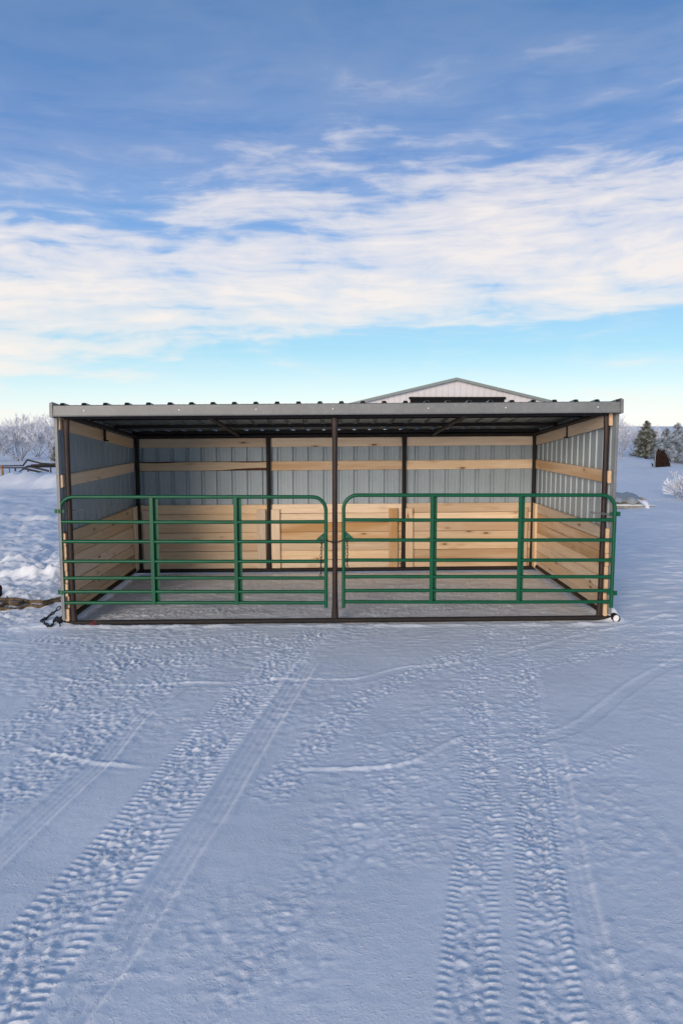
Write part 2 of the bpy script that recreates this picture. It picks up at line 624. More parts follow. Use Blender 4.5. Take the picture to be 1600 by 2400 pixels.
TRACKS = [
    # big lugged tyre sweeping from bottom left to the middle of the shed
    Track([(-120, 2480), (-10, 2330), (140, 2160), (345, 1930), (470, 1767), (555, 1665), (650, 1560), (720, 1500), (762, 1468)], 0.30, 'lug', w=0.205, depth=0.0103, pitch=0.052),
    # smooth ribbed rut to its right
    Track([(40, 2560), (150, 2395), (295, 2206), (440, 1987), (500, 1905), (570, 1790), (640, 1680), (690, 1604), (730, 1545)], 0.20, 'rut', w=0.085, depth=0.0090),
    # twin lugged tyres on the right
    Track([(1090, 2480), (1100, 2257), (1112, 2068), (1128, 1951), (1122, 1823), (1121, 1706), (1110, 1614), (1130, 1530), (1152, 1466)], 0.22, 'lug', w=0.115, depth=0.0093, pitch=0.044),
    Track([(1310, 2520), (1290, 2330), (1275, 2150), (1256, 1951), (1262, 1859), (1246, 1740), (1243, 1650), (1235, 1580), (1220, 1500), (1216, 1470)], 0.22, 'lug', w=0.115, depth=0.0082, pitch=0.044),
    Track([(1470, 2560), (1425, 2370), (1390, 2240), (1355, 2104), (1325, 1950), (1302, 1808), (1290, 1740)], 0.17, 'rut', w=0.075, depth=0.0080),
    # left: ribbed wheel track and churned snow beside it
    Track([(-160, 2150), (10, 1987), (173, 1839), (240, 1777), (327, 1675), (430, 1600)], 0.22, 'rut', w=0.075, depth=0.0076),
    Track([(-260, 2010), (-60, 1900), (90, 1800), (230, 1700), (330, 1620), (480, 1540)], 0.34, 'chop', w=0.24, depth=0.0065),
    Track([(-200, 1800), (0, 1720), (150, 1640), (260, 1560), (330, 1500)], 0.34, 'chop', w=0.26, depth=0.0065),
    # lugs along the front of the shed
    Track([(60, 1490), (150, 1498), (300, 1510), (400, 1508), (520, 1495), (640, 1480)], 0.22, 'lug', w=0.11, depth=0.0087, pitch=0.075),
    Track([(240, 1560), (380, 1545), (540, 1520), (680, 1490)], 0.26, 'chop', w=0.18, depth=0.0065),
    # second broad lugged track heading down from the middle
    Track([(470, 2420), (620, 2200), (760, 2020), (900, 1850), (960, 1760), (1060, 1690)], 0.28, 'chop', w=0.12, depth=0.0022),
    Track([(430, 2490), (490, 2395), (612, 2247), (724, 2135), (800, 2053), (900, 1960)], 0.10, 'rut', w=0.035, depth=0.0054),
    Track([(600, 1900), (700, 1790), (800, 1680), (900, 1610), (1020, 1560), (1110, 1520)], 0.26, 'chop', w=0.15, depth=0.0059),
    Track([(800, 1540), (830, 1640), (860, 1740), (905, 1850), (950, 1960), (985, 2060)], 0.16, 'lug', w=0.085, depth=0.0033, pitch=0.055),
    Track([(900, 1600), (940, 1700), (975, 1780), (1015, 1900)], 0.16, 'lug', w=0.07, depth=0.0027, pitch=0.055),
    # turning arcs: one smooth tyre each with a raised lip
    Track([(230, 1606), (330, 1610), (439, 1604), (540, 1606), (658, 1596), (830, 1596), (953, 1568), (1086, 1558), (1259, 1522), (1361, 1494), (1463, 1476), (1600, 1440)], 0.16, 'lip', w=0.06, depth=0.0060),
    Track([(41, 1742), (148, 1767), (250, 1785), (367, 1798)], 0.13, 'ridge', w=0.022, depth=0.0087),
    Track([(640, 1802), (740, 1800), (866, 1798), (968, 1782), (1055, 1740), (1130, 1716)], 0.13, 'ridge', w=0.022, depth=0.0076),
    Track([(1200, 1750), (1244, 1742), (1356, 1706), (1458, 1630), (1514, 1594), (1640, 1530)], 0.16, 'lip', w=0.06, depth=0.0054),
    Track([(130, 1575), (170, 1592), (260, 1600)], 0.12, 'ridge', w=0.02, depth=0.0076),
    Track([(1010, 1640), (1160, 1600), (1300, 1555), (1420, 1530), (1560, 1500)], 0.26, 'chop', w=0.15, depth=0.0051),
    Track([(1100, 1760), (1280, 1810), (1400, 1790), (1520, 1740)], 0.2, 'chop', w=0.09, depth=0.0046),
    Track([(180, 1426), (330, 1438), (470, 1432), (640, 1430)], 0.3, 'chop', w=0.14, depth=0.0070),
    Track([(830, 1440), (980, 1432), (1120, 1425), (1290, 1420)], 0.26, 'chop', w=0.12, depth=0.0065),
    Track([(1500, 1900), (1560, 1960), (1640, 2040)], 0.2, 'ridge', w=0.03, depth=0.0054),
]


def ground_h(x, y):
    """height of the snow; x, y are 1-D numpy arrays"""
    r = np.hypot(x - CAM.x, y - CAM.y)
    h = 0.0055 * np.clip(x, -6, 6)
    near = 1 - sstep(60, 160, r)
    # gentle drifts
    h = h + near * sstep(9.5, 20, r) * 0.13 * fbm(x, y, 0.16, 3, 0.5, 3)
    h = h + sstep(60, 400, r) * 0.9 * fbm(x, y, 0.006, 3, 0.5, 5)
    h = h + near * 0.012 * fbm(x, y, 0.7, 2, 0.5, 8)
    sm = r < 70
    xs, ys, rs = x[sm], y[sm], r[sm]
    hh = np.zeros_like(xs)
    # grain of packed, driven snow
    calm = sstep(0.05, 0.45, fbm(xs, ys, 0.55, 2, 0.5, 21) + 0.22)
    hh += 0.0036 * fbm(xs, ys, 9.0, 4, 0.66, 31) * (0.45 + calm)
    busy = sstep(-4.6, -1.6, ys) * (0.35 + 0.9 * sstep(-0.1, 0.35, fbm(xs, ys, 0.8, 2, 0.5, 23)))
    hh += 0.0075 * busy * (1 - 0.75 * sstep(-0.1, 0.1, ys)) * fbm(xs * 1.0, ys * 1.25, 11.0, 3, 0.62, 33)
    hh += 0.006 * sstep(-1.6, -0.6, ys) * gnoise(xs * 5.0, ys * 22.0 + 1.2 * gnoise(xs * 2, ys * 2, 36), 35)
    floor = sstep(0.05, 0.3, ys) * (1 - sstep(2.9, 3.1, ys)) * (np.abs(xs) < 3.0)
    hh += floor * (0.012 * fbm(xs, ys * 1.6, 2.2, 3, 0.55, 37) + 0.010 * np.maximum(fbm(xs, ys * 1.8, 7.0, 3, 0.6, 38), 0) + 0.006 * fbm(xs, ys, 16.0, 2, 0.6, 39))
    ch = fbm(xs, ys, 17.0, 2, 0.6, 41)
    hh += 0.012 * calm * np.maximum(ch - 0.12, 0)
    # wind ripples lying across the view on the right side
    rip = gnoise(xs * 2.6 + 0.8 * gnoise(xs, ys, 52), ys * 7.0 + 1.5 * gnoise(xs * 0.7, ys * 0.7, 53), 51)
    hh += 0.032 * sstep(2.4, 4.2, xs) * np.maximum(rip, -0.1)
    hh += 0.026 * sstep(3.0, 5.5, xs) * fbm(xs * 0.7, ys * 1.3, 3.0, 4, 0.6, 57)
    # trodden, lumpy snow to the left of the shed
    lump = sstep(-3.2, -4.2, xs) * sstep(-1.4, 0.6, ys) * (1 - sstep(24, 34, ys))
    rg = 1 - np.abs(fbm(xs, ys, 1.5, 3, 0.6, 61)) * 2.2
    hh += lump * (0.055 * rg + 0.075 * fbm(xs, ys, 1.1, 4, 0.6, 66) + 0.07 * np.maximum(fbm(xs, ys, 4.5, 4, 0.65, 68), 0) + 0.035 * fbm(xs, ys, 8.5, 3, 0.6, 70))
    hh += sstep(-3.1, -3.6, xs) * (0.014 * fbm(xs, ys, 4.0, 3, 0.6, 69))
    # ploughed bank on the left and low drifts
    def mound(cx, cy, sx, sy, a):
        return a * np.exp(-((xs - cx) / sx) ** 2 - ((ys - cy) / sy) ** 2)
    bankn = 1 + 0.6 * fbm(xs, ys, 1.1, 4, 0.62, 71)
    bank = mound(-11.6, 19.6, 1.2, 0.8, 0.54) + mound(-10.2, 19.2, 0.9, 0.8, 0.36) + mound(-9.0, 20.0, 0.9, 1.0, 0.58) + mound(-13.3, 19.0, 1.0, 1.3, 0.25)
    hh += bank * bankn
    hh += mound(-5.6, 3.6, 0.9, 0.22, 0.13) * bankn + mound(-4.35, 2.6, 0.9, 0.16, 0.12) * bankn + mound(-4.2, 4.2, 0.45, 0.5, 0.16) * bankn
    hh += mound(-7.6, 9.5, 2.0, 0.4, 0.12) * bankn + mound(-4.2, 1.4, 0.5, 0.3, 0.05)
    hh += mound(14.2, 35.0, 1.2, 1.4, 0.55) * bankn + mound(17.0, 36.2, 1.6, 1.2, 0.5) * bankn + mound(16.4, 30.0, 1.5, 0.6, 0.14)
    # snow kicked against the skid and the pipe end
    hh += mound(3.12, 0.10, 0.09, 0.09, 0.125) + mound(3.05, 0.35, 0.10, 0.35, 0.05) + mound(-3.12, 0.03, 0.16, 0.14, 0.075) * bankn
    hh += mound(-3.3, -0.1, 0.2, 0.12, 0.03)
    hh += 0.018 * np.exp(-((ys + 0.10) / 0.05) ** 2) * (np.abs(xs) < 3.05) * (0.6 + 1.6 * gnoise(xs * 3.1, ys * 0 + 3.3, 75))
    hh += 0.022 * np.exp(-((ys - 0.12) / 0.07) ** 2) * (np.abs(xs) < 3.0) * (0.8 + 1.4 * gnoise(xs * 4.0, ys * 0 + 1.3, 77))
    # wheel tracks
    nz1 = fbm(xs, ys, 12.0, 2, 0.6, 81)
    nz4 = fbm(xs, ys, 23.0, 3, 0.68, 87)
    nz2 = fbm(xs, ys, 2.2, 2, 0.5, 83)
    nz3 = fbm(xs, ys, 30.0, 2, 0.6, 85)
    for tr in TRACKS:
        i, s, t = tr.st(xs, ys)
        if len(i) == 0:
            continue
        w, dep = tr.kw['w'], tr.kw['depth']
        fade = sstep(0, 0.25, s) * (1 - sstep(tr.len - 0.3, tr.len, s))
        fade = fade * (np.clip(1.05 + 0.8 * nz2[i], 0.5, 1.5) if tr.kind in ('lug', 'chop') else np.clip(1.0 + 0.6 * nz2[i], 0.5, 1.3))
        if tr.kind == 'lug':
            p = tr.kw['pitch']
            flat = band(t, -w, w, 0.02)
            ph = s / p + 0.5 * nz2[i] + 0.14 * nz1[i]
            def lug(phase, sk):
                return sstep(-0.15, 0.75, np.sin(2 * np.pi * (ph + phase + sk * np.abs(t) / w)))
            ow = min(0.075, 0.42 * w)
            outer = band(np.abs(t + 0.007 * nz1[i]), w - ow, 1.0 * w, 0.010)
            inner = band(np.abs(t), 0.06 * w, w - ow - 0.012, 0.014)
            d = -0.18 * dep * flat
            d = d + outer * dep * (lug(0.0, -0.5) - 0.5) * np.clip(1.05 + 0.9 * nz1[i], 0.35, 1.6)
            d = d + inner * dep * 0.5 * (lug(np.where(t > 0, 0.3, 0.75) + 1.2 * nz1[i], 0.9) - 0.5) * np.clip(0.25 + 2.6 * nz2[i] + 1.5 * nz1[i], 0.0, 1.5)
            d = d + inner * dep * (0.9 * nz4[i] + 0.9 * np.maximum(nz4[i] + 0.3 * nz3[i], 0) - 0.1)
            d = d + flat * dep * 0.42 * nz3[i]
            d = d + 0.15 * dep * band(np.abs(t), 1.02 * w, 1.25 * w, 0.02)
        elif tr.kind == 'rut':
            d = -0.7 * dep * band(t, -w, w, 0.02)
            d = d + 0.22 * dep * np.cos(t / w * 3 * np.pi * 1.15) * band(t, -w, w, 0.01)
            d = d + 0.9 * dep * np.exp(-((t + w * 1.22) / (0.22 * w + 0.008)) ** 2) + 0.45 * dep * np.exp(-((t - w * 1.2) / (0.22 * w + 0.006)) ** 2)
            d = d + 0.25 * dep * nz1[i] * band(t, -1.5 * w, 1.5 * w)
        elif tr.kind == 'lip':
            d = -0.5 * dep * band(t, -w, w, 0.02) + 0.9 * dep * np.exp(-((t - w * 1.15) / 0.022) ** 2) + 0.45 * dep * np.exp(-((t + w * 1.15) / 0.018) ** 2)
        elif tr.kind == 'ridge':
            d = dep * np.exp(-(t / w) ** 2) * (1 + 0.5 * nz1[i]) - 0.35 * dep * np.exp(-((t + 2.2 * w) / (1.3 * w)) ** 2)
        else:
            e = np.exp(-(t / w) ** 4)
            d = e * dep * (0.5 * nz1[i] + 1.3 * nz4[i] + 0.9 * nz3[i] + 1.1 * np.maximum(nz4[i] + 0.4 * nz1[i], 0) - 0.14)
        hh[i] += d * fade
    # drop the fine work with distance
    h = h.copy()
    h[sm] += hh
    # behind and beyond: level
    return h


def axis_steps(start, step, growth, stop_step, growth2, end):
    out, p, s = [], start, step
    while p < end:
        s = s * growth if s < stop_step else s * growth2
        p += s
        out.append(p)
    return out


xs_mid = list(np.linspace(-3.7, 3.7, 640))
xr = axis_steps(3.7, 0.0116, 1.020, 0.16, 1.12, 4000)
xs_all = np.array([-v for v in reversed(xr)] + xs_mid + xr)
ys_l = []
p = -6.15
while p < 0.45:
    ys_l.append(p)
    p += 0.0085 + 0.0085 * (p + 6.15) / 6.6
while p < 3.4:
    ys_l.append(p)
    p += 0.028
yr = axis_steps(ys_l[-1], 0.024, 1.016, 0.22, 1.10, 4500)
yb = axis_steps(6.15, 0.02, 1.25, 50, 1.3, 900)
ys_all = np.array([-v for v in reversed(yb)] + ys_l + yr)
NX, NY = len(xs_all), len(ys_all)
GX, GY = np.meshgrid(xs_all, ys_all)
gx, gy = GX.ravel(), GY.ravel()
gz = ground_h(gx, gy)
co = np.stack([gx, gy, gz], 1).astype(np.float32)
me = bpy.data.meshes.new('snow_ground')
me.vertices.add(NX * NY)
me.vertices.foreach_set('co', co.ravel())
ii = (np.arange(NY - 1)[:, None] * NX + np.arange(NX - 1)[None, :]).ravel()
quads = np.stack([ii, ii + 1, ii + NX + 1, ii + NX], 1).astype(np.int32)
nq = len(quads)
me.loops.add(nq * 4)
me.loops.foreach_set('vertex_index', quads.ravel())
me.polygons.add(nq)
me.polygons.foreach_set('loop_start', np.arange(nq, dtype=np.int32) * 4)
me.polygons.foreach_set('use_smooth', np.ones(nq, dtype=bool))
me.materials.append(M['snow'])
me.update(calc_edges=True)
ground = link('snow_ground', me)
ground['kind'] = 'structure'
print('ground verts', NX, NY, NX * NY)


def gh(x, y):
    return float(ground_h(np.array([float(x)]), np.array([float(y)]))[0])


def on_ground(px, py):
    z = 0.0
    for _ in range(4):
        p = on_z(px, py, z)
        z = gh(p.x, p.y)
    return Vector((p.x, p.y, z))


# ------------------------------------------------------------------ the shed
SH = thing('livestock_shelter', 'open fronted grey steel livestock shelter lined with pine boards on pipe skids', 'shed',
           (0, 0, 0), (0, -0.0072, 0.011))
XP = 2.955            # side posts
YB = 3.0              # back posts
ZTOP_F, ZTOP_B = 2.435, 2.150   # underside of roof sheets at Y=0 and Y=3
SL = (ZTOP_B - ZTOP_F) / 3.0


def roof_z(y):
    return ZTOP_F + SL * y


# skids
def pipe(name, a, b, r, mat, parent, wall=0.006, n=16):
    """hollow pipe with visible wall"""
    a, b = Vector(a), Vector(b)
    mb = MB()
    mb.tube([a, b], r, n, cap=False)
    mb.tube([b, a], r - wall, n, cap=False)
    nv = 2 * n
    t = (b - a).normalized()
    # rim rings join the outer and inner walls
    base = len(mb.v)
    for e in (a, b):
        up = Vector((0, 0, 1)) if abs(t.z) < 0.9 else Vector((0, 1, 0))
        u = (up - t * up.dot(t)).normalized()
        w = t.cross(u)
        k0 = len(mb.v)
        for rr in (r, r - wall):
            for k in range(n):
                an = 2 * math.pi * k / n
                mb.v.append(tuple(e + u * math.cos(an) * rr + w * math.sin(an) * rr))
        for k in range(n):
            mb.f.append((k0 + k, k0 + (k + 1) % n, k0 + n + (k + 1) % n, k0 + n + k))
            mb.m.append(0)
    return smooth_by_angle(mb.build(name, mat, parent))


skr = pipe('side_skid', (3.115, -0.09, 0.047), (3.115, 3.16, 0.047), 0.045, M['skid'], SH)
pipe('side_skid', (-3.115, -0.05, 0.047), (-3.115, 3.16, 0.047), 0.045, M['skid'], SH)
MB().tube([(3.115, -0.070, 0.047), (3.115, -0.02, 0.047)], 0.0375, 14).build('snow_plug', M['snow'], SH)
pipe('front_skid', (-3.09, 0.0, 0.035), (3.075, 0.0, 0.035), 0.0285, M['skid'], SH)
pipe('back_skid', (-3.07, YB, 0.050), (3.07, YB, 0.050), 0.030, M['skid'], SH)
# paint blotches on the front skid
mb = MB()
for k in range(9):
    X = -2.72 + rng.uniform(-0.035, 0.035)
    zz = rng.uniform(-0.9, 0.9)
    mb.tube([(X - 0.008, -0.0292 * math.cos(zz), 0.035 + 0.0292 * math.sin(zz)), (X + 0.008, -0.0292 * math.cos(zz), 0.035 + 0.0292 * math.sin(zz))], 0.0035, 6)
mb.build('paint_mark', M['red'], SH)

# lower side rails between front and back posts
for s in (-1, 1):
    mb = MB()
    mb.tube([(s * (XP + 0.03), 0.03, 0.105), (s * (XP + 0.03), YB - 0.02, 0.105)], 0.030, 12)
    smooth_by_angle(mb.build('bottom_rail', M['beam'], SH))


def post(x, y, z0, z1, mat, flare_axis='x', r=0.030, lean=0.0):
    mb = MB()
    zs = [z0, z0 + 0.03, z0 + 0.20, z0 + 0.32, z1 - 0.30, z1 - 0.18, z1 - 0.02, z1]
    sq = [(0.62, 1.34), (0.66, 1.32), (0.94, 1.06), (1, 1), (1, 1), (0.95, 1.06), (0.66, 1.30), (0.62, 1.32)]
    # tube(): u is the Y axis for vertical tubes, w the X axis
    mb.tube([(x + lean * (z - z0), y, z) for z in zs], r, 14, squash=sq)
    return smooth_by_angle(mb.build('post', mat, SH), 50)


for x in (-XP, -0.029, XP):
    post(x, 0.0, 0.062, 2.30, M['rust'])
for x in (-2.955, -1.01, 1.01, 2.955):
    post(x, YB, 0.078, 2.10, M['beam'])

# roof frame
mb = MB(); mb.tube([(-2.97, 0.0, 2.335), (2.97, 0.0, 2.335)], 0.034, 12); smooth_by_angle(mb.build('front_beam', M['beam'], SH))
mb = MB(); mb.tube([(-2.97, YB, 2.072), (2.97, YB, 2.072)], 0.034, 12); smooth_by_angle(mb.build('back_beam', M['beam'], SH))
for x in (-2.94, -1.43, 1.43, 2.94):
    mb = MB(); mb.tube([(x, 0.0, 2.335), (x, YB, 2.072)], 0.026, 10); smooth_by_angle(mb.build('rafter', M['beam'], SH))
for y in (0.02, 1.0, 2.05, 2.97):
    mb = MB(); mb.box(-3.0, 3.0, y - 0.022, y + 0.022, roof_z(y) - 0.046, roof_z(y) - 0.002); mb.build('purlin', M['beam'], SH)


# ribbed steel sheets -------------------------------------------------
def rib_profile(width, pitch=0.2286, rib_h=0.032, base=0.060, top=0.037):
    """2D profile (u, h) of a ribbed sheet from u=0 to u=width; major ribs at pitch, two small stiffeners between"""
    pts = [(0.0, 0.0)]
    u = pitch / 2
    k = 0
    while u < width + 1e-6:
        c = u
        for du, hh in ((-base / 2, 0), (-top / 2, rib_h), (top / 2, rib_h), (base / 2, 0)):
            if 0 < c + du < width:
                pts.append((c + du, hh))
        for m in (1, 2):
            c2 = c + base / 2 + (pitch - base) * m / 3
            for du, hh in ((-0.011, 0), (-0.004, 0.0014), (0.004, 0.0014), (0.011, 0)):
                if 0 < c2 + du < width:
                    pts.append((c2 + du, hh))
        u += pitch
    pts.append((width, 0.0))
    return pts


def sheet_mesh(name, width, f, thick=0.0012):
    """f(u, h, end) -> point; end 0/1.  two skins plus edge"""
    pr = rib_profile(width)
    vs, fs = [], []
    n = len(pr)
    for off in (0.0, thick):
        for e in (0, 1):
            for u, hh in pr:
                vs.append(f(u, hh + off, e))
    for i in range(n - 1):
        fs.append((i, i + 1, n + i + 1, n + i))
        fs.append((2 * n + i, 3 * n + i, 3 * n + i + 1, 2 * n + i + 1))
        fs.append((i, 2 * n + i, 2 * n + i + 1, i + 1))
        fs.append((n + i, n + i + 1, 3 * n + i + 1, 3 * n + i))
    me = bpy.data.meshes.new(name)
    me.from_pydata([tuple(v) for v in vs], [], fs)
    me.update()
    return me


SW = 0.9144
XW = 3.026            # inner face of side sheets
YW = 3.0 + 0.078      # inner face of back sheets
# back wall sheets
x = -XW
while x < XW - 0.01:
    w = min(SW, XW - x)
    me = sheet_mesh('back_sheet', w, lambda u, hh, e, x=x: (x + u, YW + hh, 0.10 if e == 0 else roof_z(YW) - 0.012))
    me.materials.append(M['panel'])
    link('back_sheet', me, SH)
    x += SW
# side sheets (front edge to back)
for s in (-1, 1):
    y = -0.06
    while y < YW - 0.01:
        w = min(SW, YW - y)
        me = sheet_mesh('side_sheet', w, lambda u, hh, e, y=y, s=s: (s * (XW + hh), y + u, 0.09 if e == 0 else roof_z(y + u) - 0.012))
        me.materials.append(M['panel'])
        link('side_sheet', me, SH)
        y += SW
# roof sheets
RX0, RX1 = -3.045, 3.045
YF, YE = -0.16, 3.20
x = RX0
while x < RX1 - 0.01:
    w = min(SW, RX1 - x)
    me = sheet_mesh('roof_sheet', w, lambda u, hh, e, x=x: (x + u, YF if e == 0 else YE, (roof_z(YF) if e == 0 else roof_z(YE)) + hh * 0.74))
    me.materials.append(M['roof'])
    link('roof_sheet', me, SH)
    x += SW


# trims
mb = MB()
zf = roof_z(YF)
ft, fb = zf - 0.003, zf - 0.120
poly = [(YF - 0.004, ft), (YF - 0.010, ft - 0.004), (YF - 0.013, fb + 0.012), (YF - 0.020, fb + 0.004), (YF - 0.018, fb), (YF + 0.035, fb), (YF + 0.035, fb + 0.002), (YF - 0.010, fb + 0.008), (YF - 0.008, ft - 0.008)]
mb.prism(poly, 'x', -3.028, 3.028)
mb.build('front_fascia', M['trim'], SH)
for X in (-2.70, -1.69, -0.87, -0.05, 0.97, 1.80, 2.79):
    mb = MB(); mb.tube([(X, YF - 0.012, fb + 0.062), (X, YF - 0.017, fb + 0.062)], 0.0075, 8); mb.build('screw', M['screw'], SH)
for s in (-1, 1):
    mb = MB()
    z0, z1 = roof_z(YF - 0.02), roof_z(YE)
    a = [(s * 3.031, YF - 0.022, z0 + 0.034), (s * 3.062, YF - 0.022, z0 + 0.020), (s * 3.066, YF - 0.022, z0 - 0.126), (s * 3.031, YF - 0.022, z0 - 0.126)]
    bq = [(p[0], YE, p[2] + (z1 - z0)) for p in a]
    mb._add(a + bq, [(0, 1, 5, 4), (1, 2, 6, 5), (2, 3, 7, 6), (3, 0, 4, 7), (0, 3, 2, 1), (4, 5, 6, 7)])
    mb.build('rake_trim', M['trim'], SH)
    mb = MB()
    zt = roof_z(-0.08) - 0.02
    mb.box(s * XW - (0.0 if s > 0 else 0.028), s * XW + (0.028 if s > 0 else 0.0), -0.075, -0.0615, 0.09, zt)
    mb.box(min(s * (XW + 0.026), s * (XW + 0.032)), max(s * (XW + 0.026), s * (XW + 0.032)), -0.075, 0.03, 0.09, zt)
    mb.build('corner_trim', M['trim'], SH)

# timber: girts and kick boards ---------------------------------------
BH, BT = 0.1375, 0.038


def board_mesh(L, h=BH, t=BT, wob=0.0025, seed=0, wane=None):
    """board lying along local x, thickness y, height z, centred; slight crown and eased edges"""
    r = random.Random(seed)
    n = 12
    vs, fs, mi = [], [], []
    ph, am = r.uniform(0, 6.28), r.uniform(0.3, 1.0) * wob
    e = 0.006
    for i in range(n + 1):
        x = -L / 2 + L * i / n
        dz = am * math.sin(ph + 3.0 * i / n) + r.uniform(-0.0006, 0.0006)
        top = bot = 0.0
        if wane:
            top = wane[0](i / n)
            bot = wane[1](i / n)
        hz0, hz1 = -h / 2 + dz + bot, h / 2 + dz - top
        ring = [(-t / 2, hz0 + e), (-t / 2 + e, hz0), (t / 2 - e, hz0), (t / 2, hz0 + e), (t / 2, hz1 - e), (t / 2 - e, hz1), (-t / 2 + e, hz1), (-t / 2, hz1 - e)]
        if wane:
            ring[6] = (-t / 2 + e + top * 0.9, h / 2 + dz)
            ring[1] = (-t / 2 + e + bot * 0.9, -h / 2 + dz)
        vs += [(x, p, q) for p, q in ring]
    for i in range(n):
        for k in range(8):
            fs.append((i * 8 + k, i * 8 + (k + 1) % 8, (i + 1) * 8 + (k + 1) % 8, (i + 1) * 8 + k))
            mi.append(2 if (wane and k in (6, 0)) else 0)
    fs.append(tuple(range(7, -1, -1))); mi.append(1)
    fs.append(tuple(n * 8 + k for k in range(8))); mi.append(1)
    me = bpy.data.meshes.new('board')
    me.from_pydata(vs, [], fs)
    for m in ('wood', 'wood_end', 'bark_edge'):
        me.materials.append(M[m])
    me.polygons.foreach_set('material_index', mi)
    me.update()
    # face winding outward
    import bmesh
    bm = bmesh.new(); bm.from_mesh(me)
    bmesh.ops.recalc_face_normals(bm, faces=bm.faces)
    bm.to_mesh(me); bm.free()
    return me


seed = [100]


def board(name, a, b, h=BH, t=BT, wane=None, up=None, par=None):
    """board whose centre line runs a -> b (local frame of the shed)"""
    a, b = Vector(a), Vector(b)
    d = (b - a)
    L = d.length
    seed[0] += 1
    me = board_mesh(L, h, t, 0.0025, seed[0], wane)
    xq = d.normalized()
    if up is None:
        up = Vector((0, 0, 1))
    yq = Vector(up).cross(xq).normalized()
    zq = xq.cross(yq)
    o = bpy.data.objects.new(name, me)
    COL.objects.link(o)
    o.parent = par or SH
    o.matrix_local = Matrix.Translation((a + b) / 2) @ Matrix((xq, yq, zq)).transposed().to_4x4()
    return o


YG = YW - BT / 2 - 0.003         # back boards sit against the sheets
XG = XW - BT / 2 - 0.003
KICK = [1.043 - BH / 2 - i * (BH + 0.0042) for i in range(7)]
bays = [(-2.98, -1.012), (-1.008, 1.008), (1.012, 2.98)]
# back girts: each run of boards butts behind a post
for (x0, x1) in bays:
    board('girt', (x0, YG, 1.972), (x1, YG, 1.972))
wn = (lambda t: 0.030 * max(0, math.sin(3.0 * t + 3.3)) + 0.012 * max(0, math.sin(9 * t)), lambda t: 0.036 * max(0, math.sin(5.0 * t - 3.2)))
board('girt', (bays[0][0], YG, 1.622), (bays[0][1], YG, 1.622), wane=wn)
for (x0, x1) in bays[1:]:
    board('girt', (x0, YG, 1.622), (x1, YG, 1.622))
for z in KICK:
    cuts = [-3.03, 3.03] if False else None
    for (x0, x1) in bays:
        board('kick_board', (x0, YG, z + rng.uniform(-0.0008, 0.0008)), (x1, YG, z + rng.uniform(-0.0008, 0.0008)))
# upright cleats beside the back posts
for x in (-2.83, -1.118, -0.905, 0.868, 1.098, 2.825):
    board('cleat', (x, YG - BT - 0.003, 0.075), (x, YG - BT - 0.003, 0.968), h=0.135, up=(1, 0, 0))
# side girts and kick boards
for s in (-1, 1):
    X = s * XG
    board('girt', (X, -0.045, roof_z(0) - 0.175), (X, YB + 0.0, roof_z(YB) - 0.175))
    board('girt', (X, -0.055, 1.632), (X, YB + 0.0, 1.622))
    for k, z in enumerate(KICK):
        f0 = [-0.050, -0.046, -0.052, -0.044, -0.054, -0.020, -0.050][k]
        board('kick_board', (X, f0, z + 0.012 + rng.uniform(-0.001, 0.001)), (X, YB + 0.0, z - 0.004 + rng.uniform(-0.001, 0.001)))
    board('cleat', (s * (XG - BT - 0.003), YB - 0.14, 0.09), (s * (XG - BT - 0.003), YB - 0.14, 1.045), h=0.135, up=(0, 1, 0))
    # dark clips holding the top girt
    mb = MB()
    mb.box(min(s * 2.955, s * 2.980), max(s * 2.955, s * 2.980), 1.44, 1.475, 2.035, 2.20)
    mb.box(min(s * 2.925, s * 2.957), max(s * 2.925, s * 2.957), 1.446, 1.469, 2.035, 2.052)
    mb.build('clip', M['beam'], SH)


# the uprights stand plumb although the frame rides up to the right
for o in list(SH.children):
    if o.type != 'MESH':
        continue
    if o.matrix_local == Matrix.Identity(4):
        for v in o.data.vertices:
            v.co.x += 0.003 + 0.0072 * v.co.z
    else:
        o.location.x += 0.003 + 0.0072 * o.location.z


# ------------------------------------------------------------------ gates
def chain_mesh(pts, link_len=0.046, wid=0.024, wire=0.0042, n=5):
    """real links along a polyline"""
    pts = [Vector(p) for p in pts]
    acc = [0.0]
    for a, b in zip(pts, pts[1:]):
        acc.append(acc[-1] + (b - a).length)

    def at(s):
        s = min(max(s, 0), acc[-1] - 1e-6)
        for i in range(len(pts) - 1):
            if acc[i + 1] >= s:
                return pts[i].lerp(pts[i + 1], (s - acc[i]) / max(1e-9, acc[i + 1] - acc[i]))
        return pts[-1]
    mb = MB()
    step = link_len - 2.2 * wire
    s, k = 0.0, 0
    while s + step * 0.8 < acc[-1]:
        a, b = at(s), at(min(s + link_len, acc[-1]))
        c = (a + b) / 2
        t = (b - a).normalized()
        up = Vector((0, -1, 0)) if abs(t.y) < 0.8 else Vector((0, 0, 1))
        sd = t.cross(up).normalized()
        nm = sd.cross(t)
        side = (sd + nm * 0.25).normalized() if k % 2 == 0 else (nm + sd * 0.25).normalized()
        hl, hw = (link_len - wid) / 2, wid / 2 - wire / 2
        loop = []
        for j in range(5):
            an = -math.pi / 2 + math.pi * j / 4
            loop.append(c + t * (hl + math.cos(an) * hw) + side * (math.sin(an) * hw))
        for j in range(5):
            an = math.pi / 2 + math.pi * j / 4
            loop.append(c + t * (-hl + math.cos(an) * hw) + side * (math.sin(an) * hw))
        loop.append(loop[0])
        mb.tube(loop, wire, n, cap=False)
        s += step
        k += 1
    return mb


GY0 = -0.085          # gate plane
TR = 0.0205           # tube radius


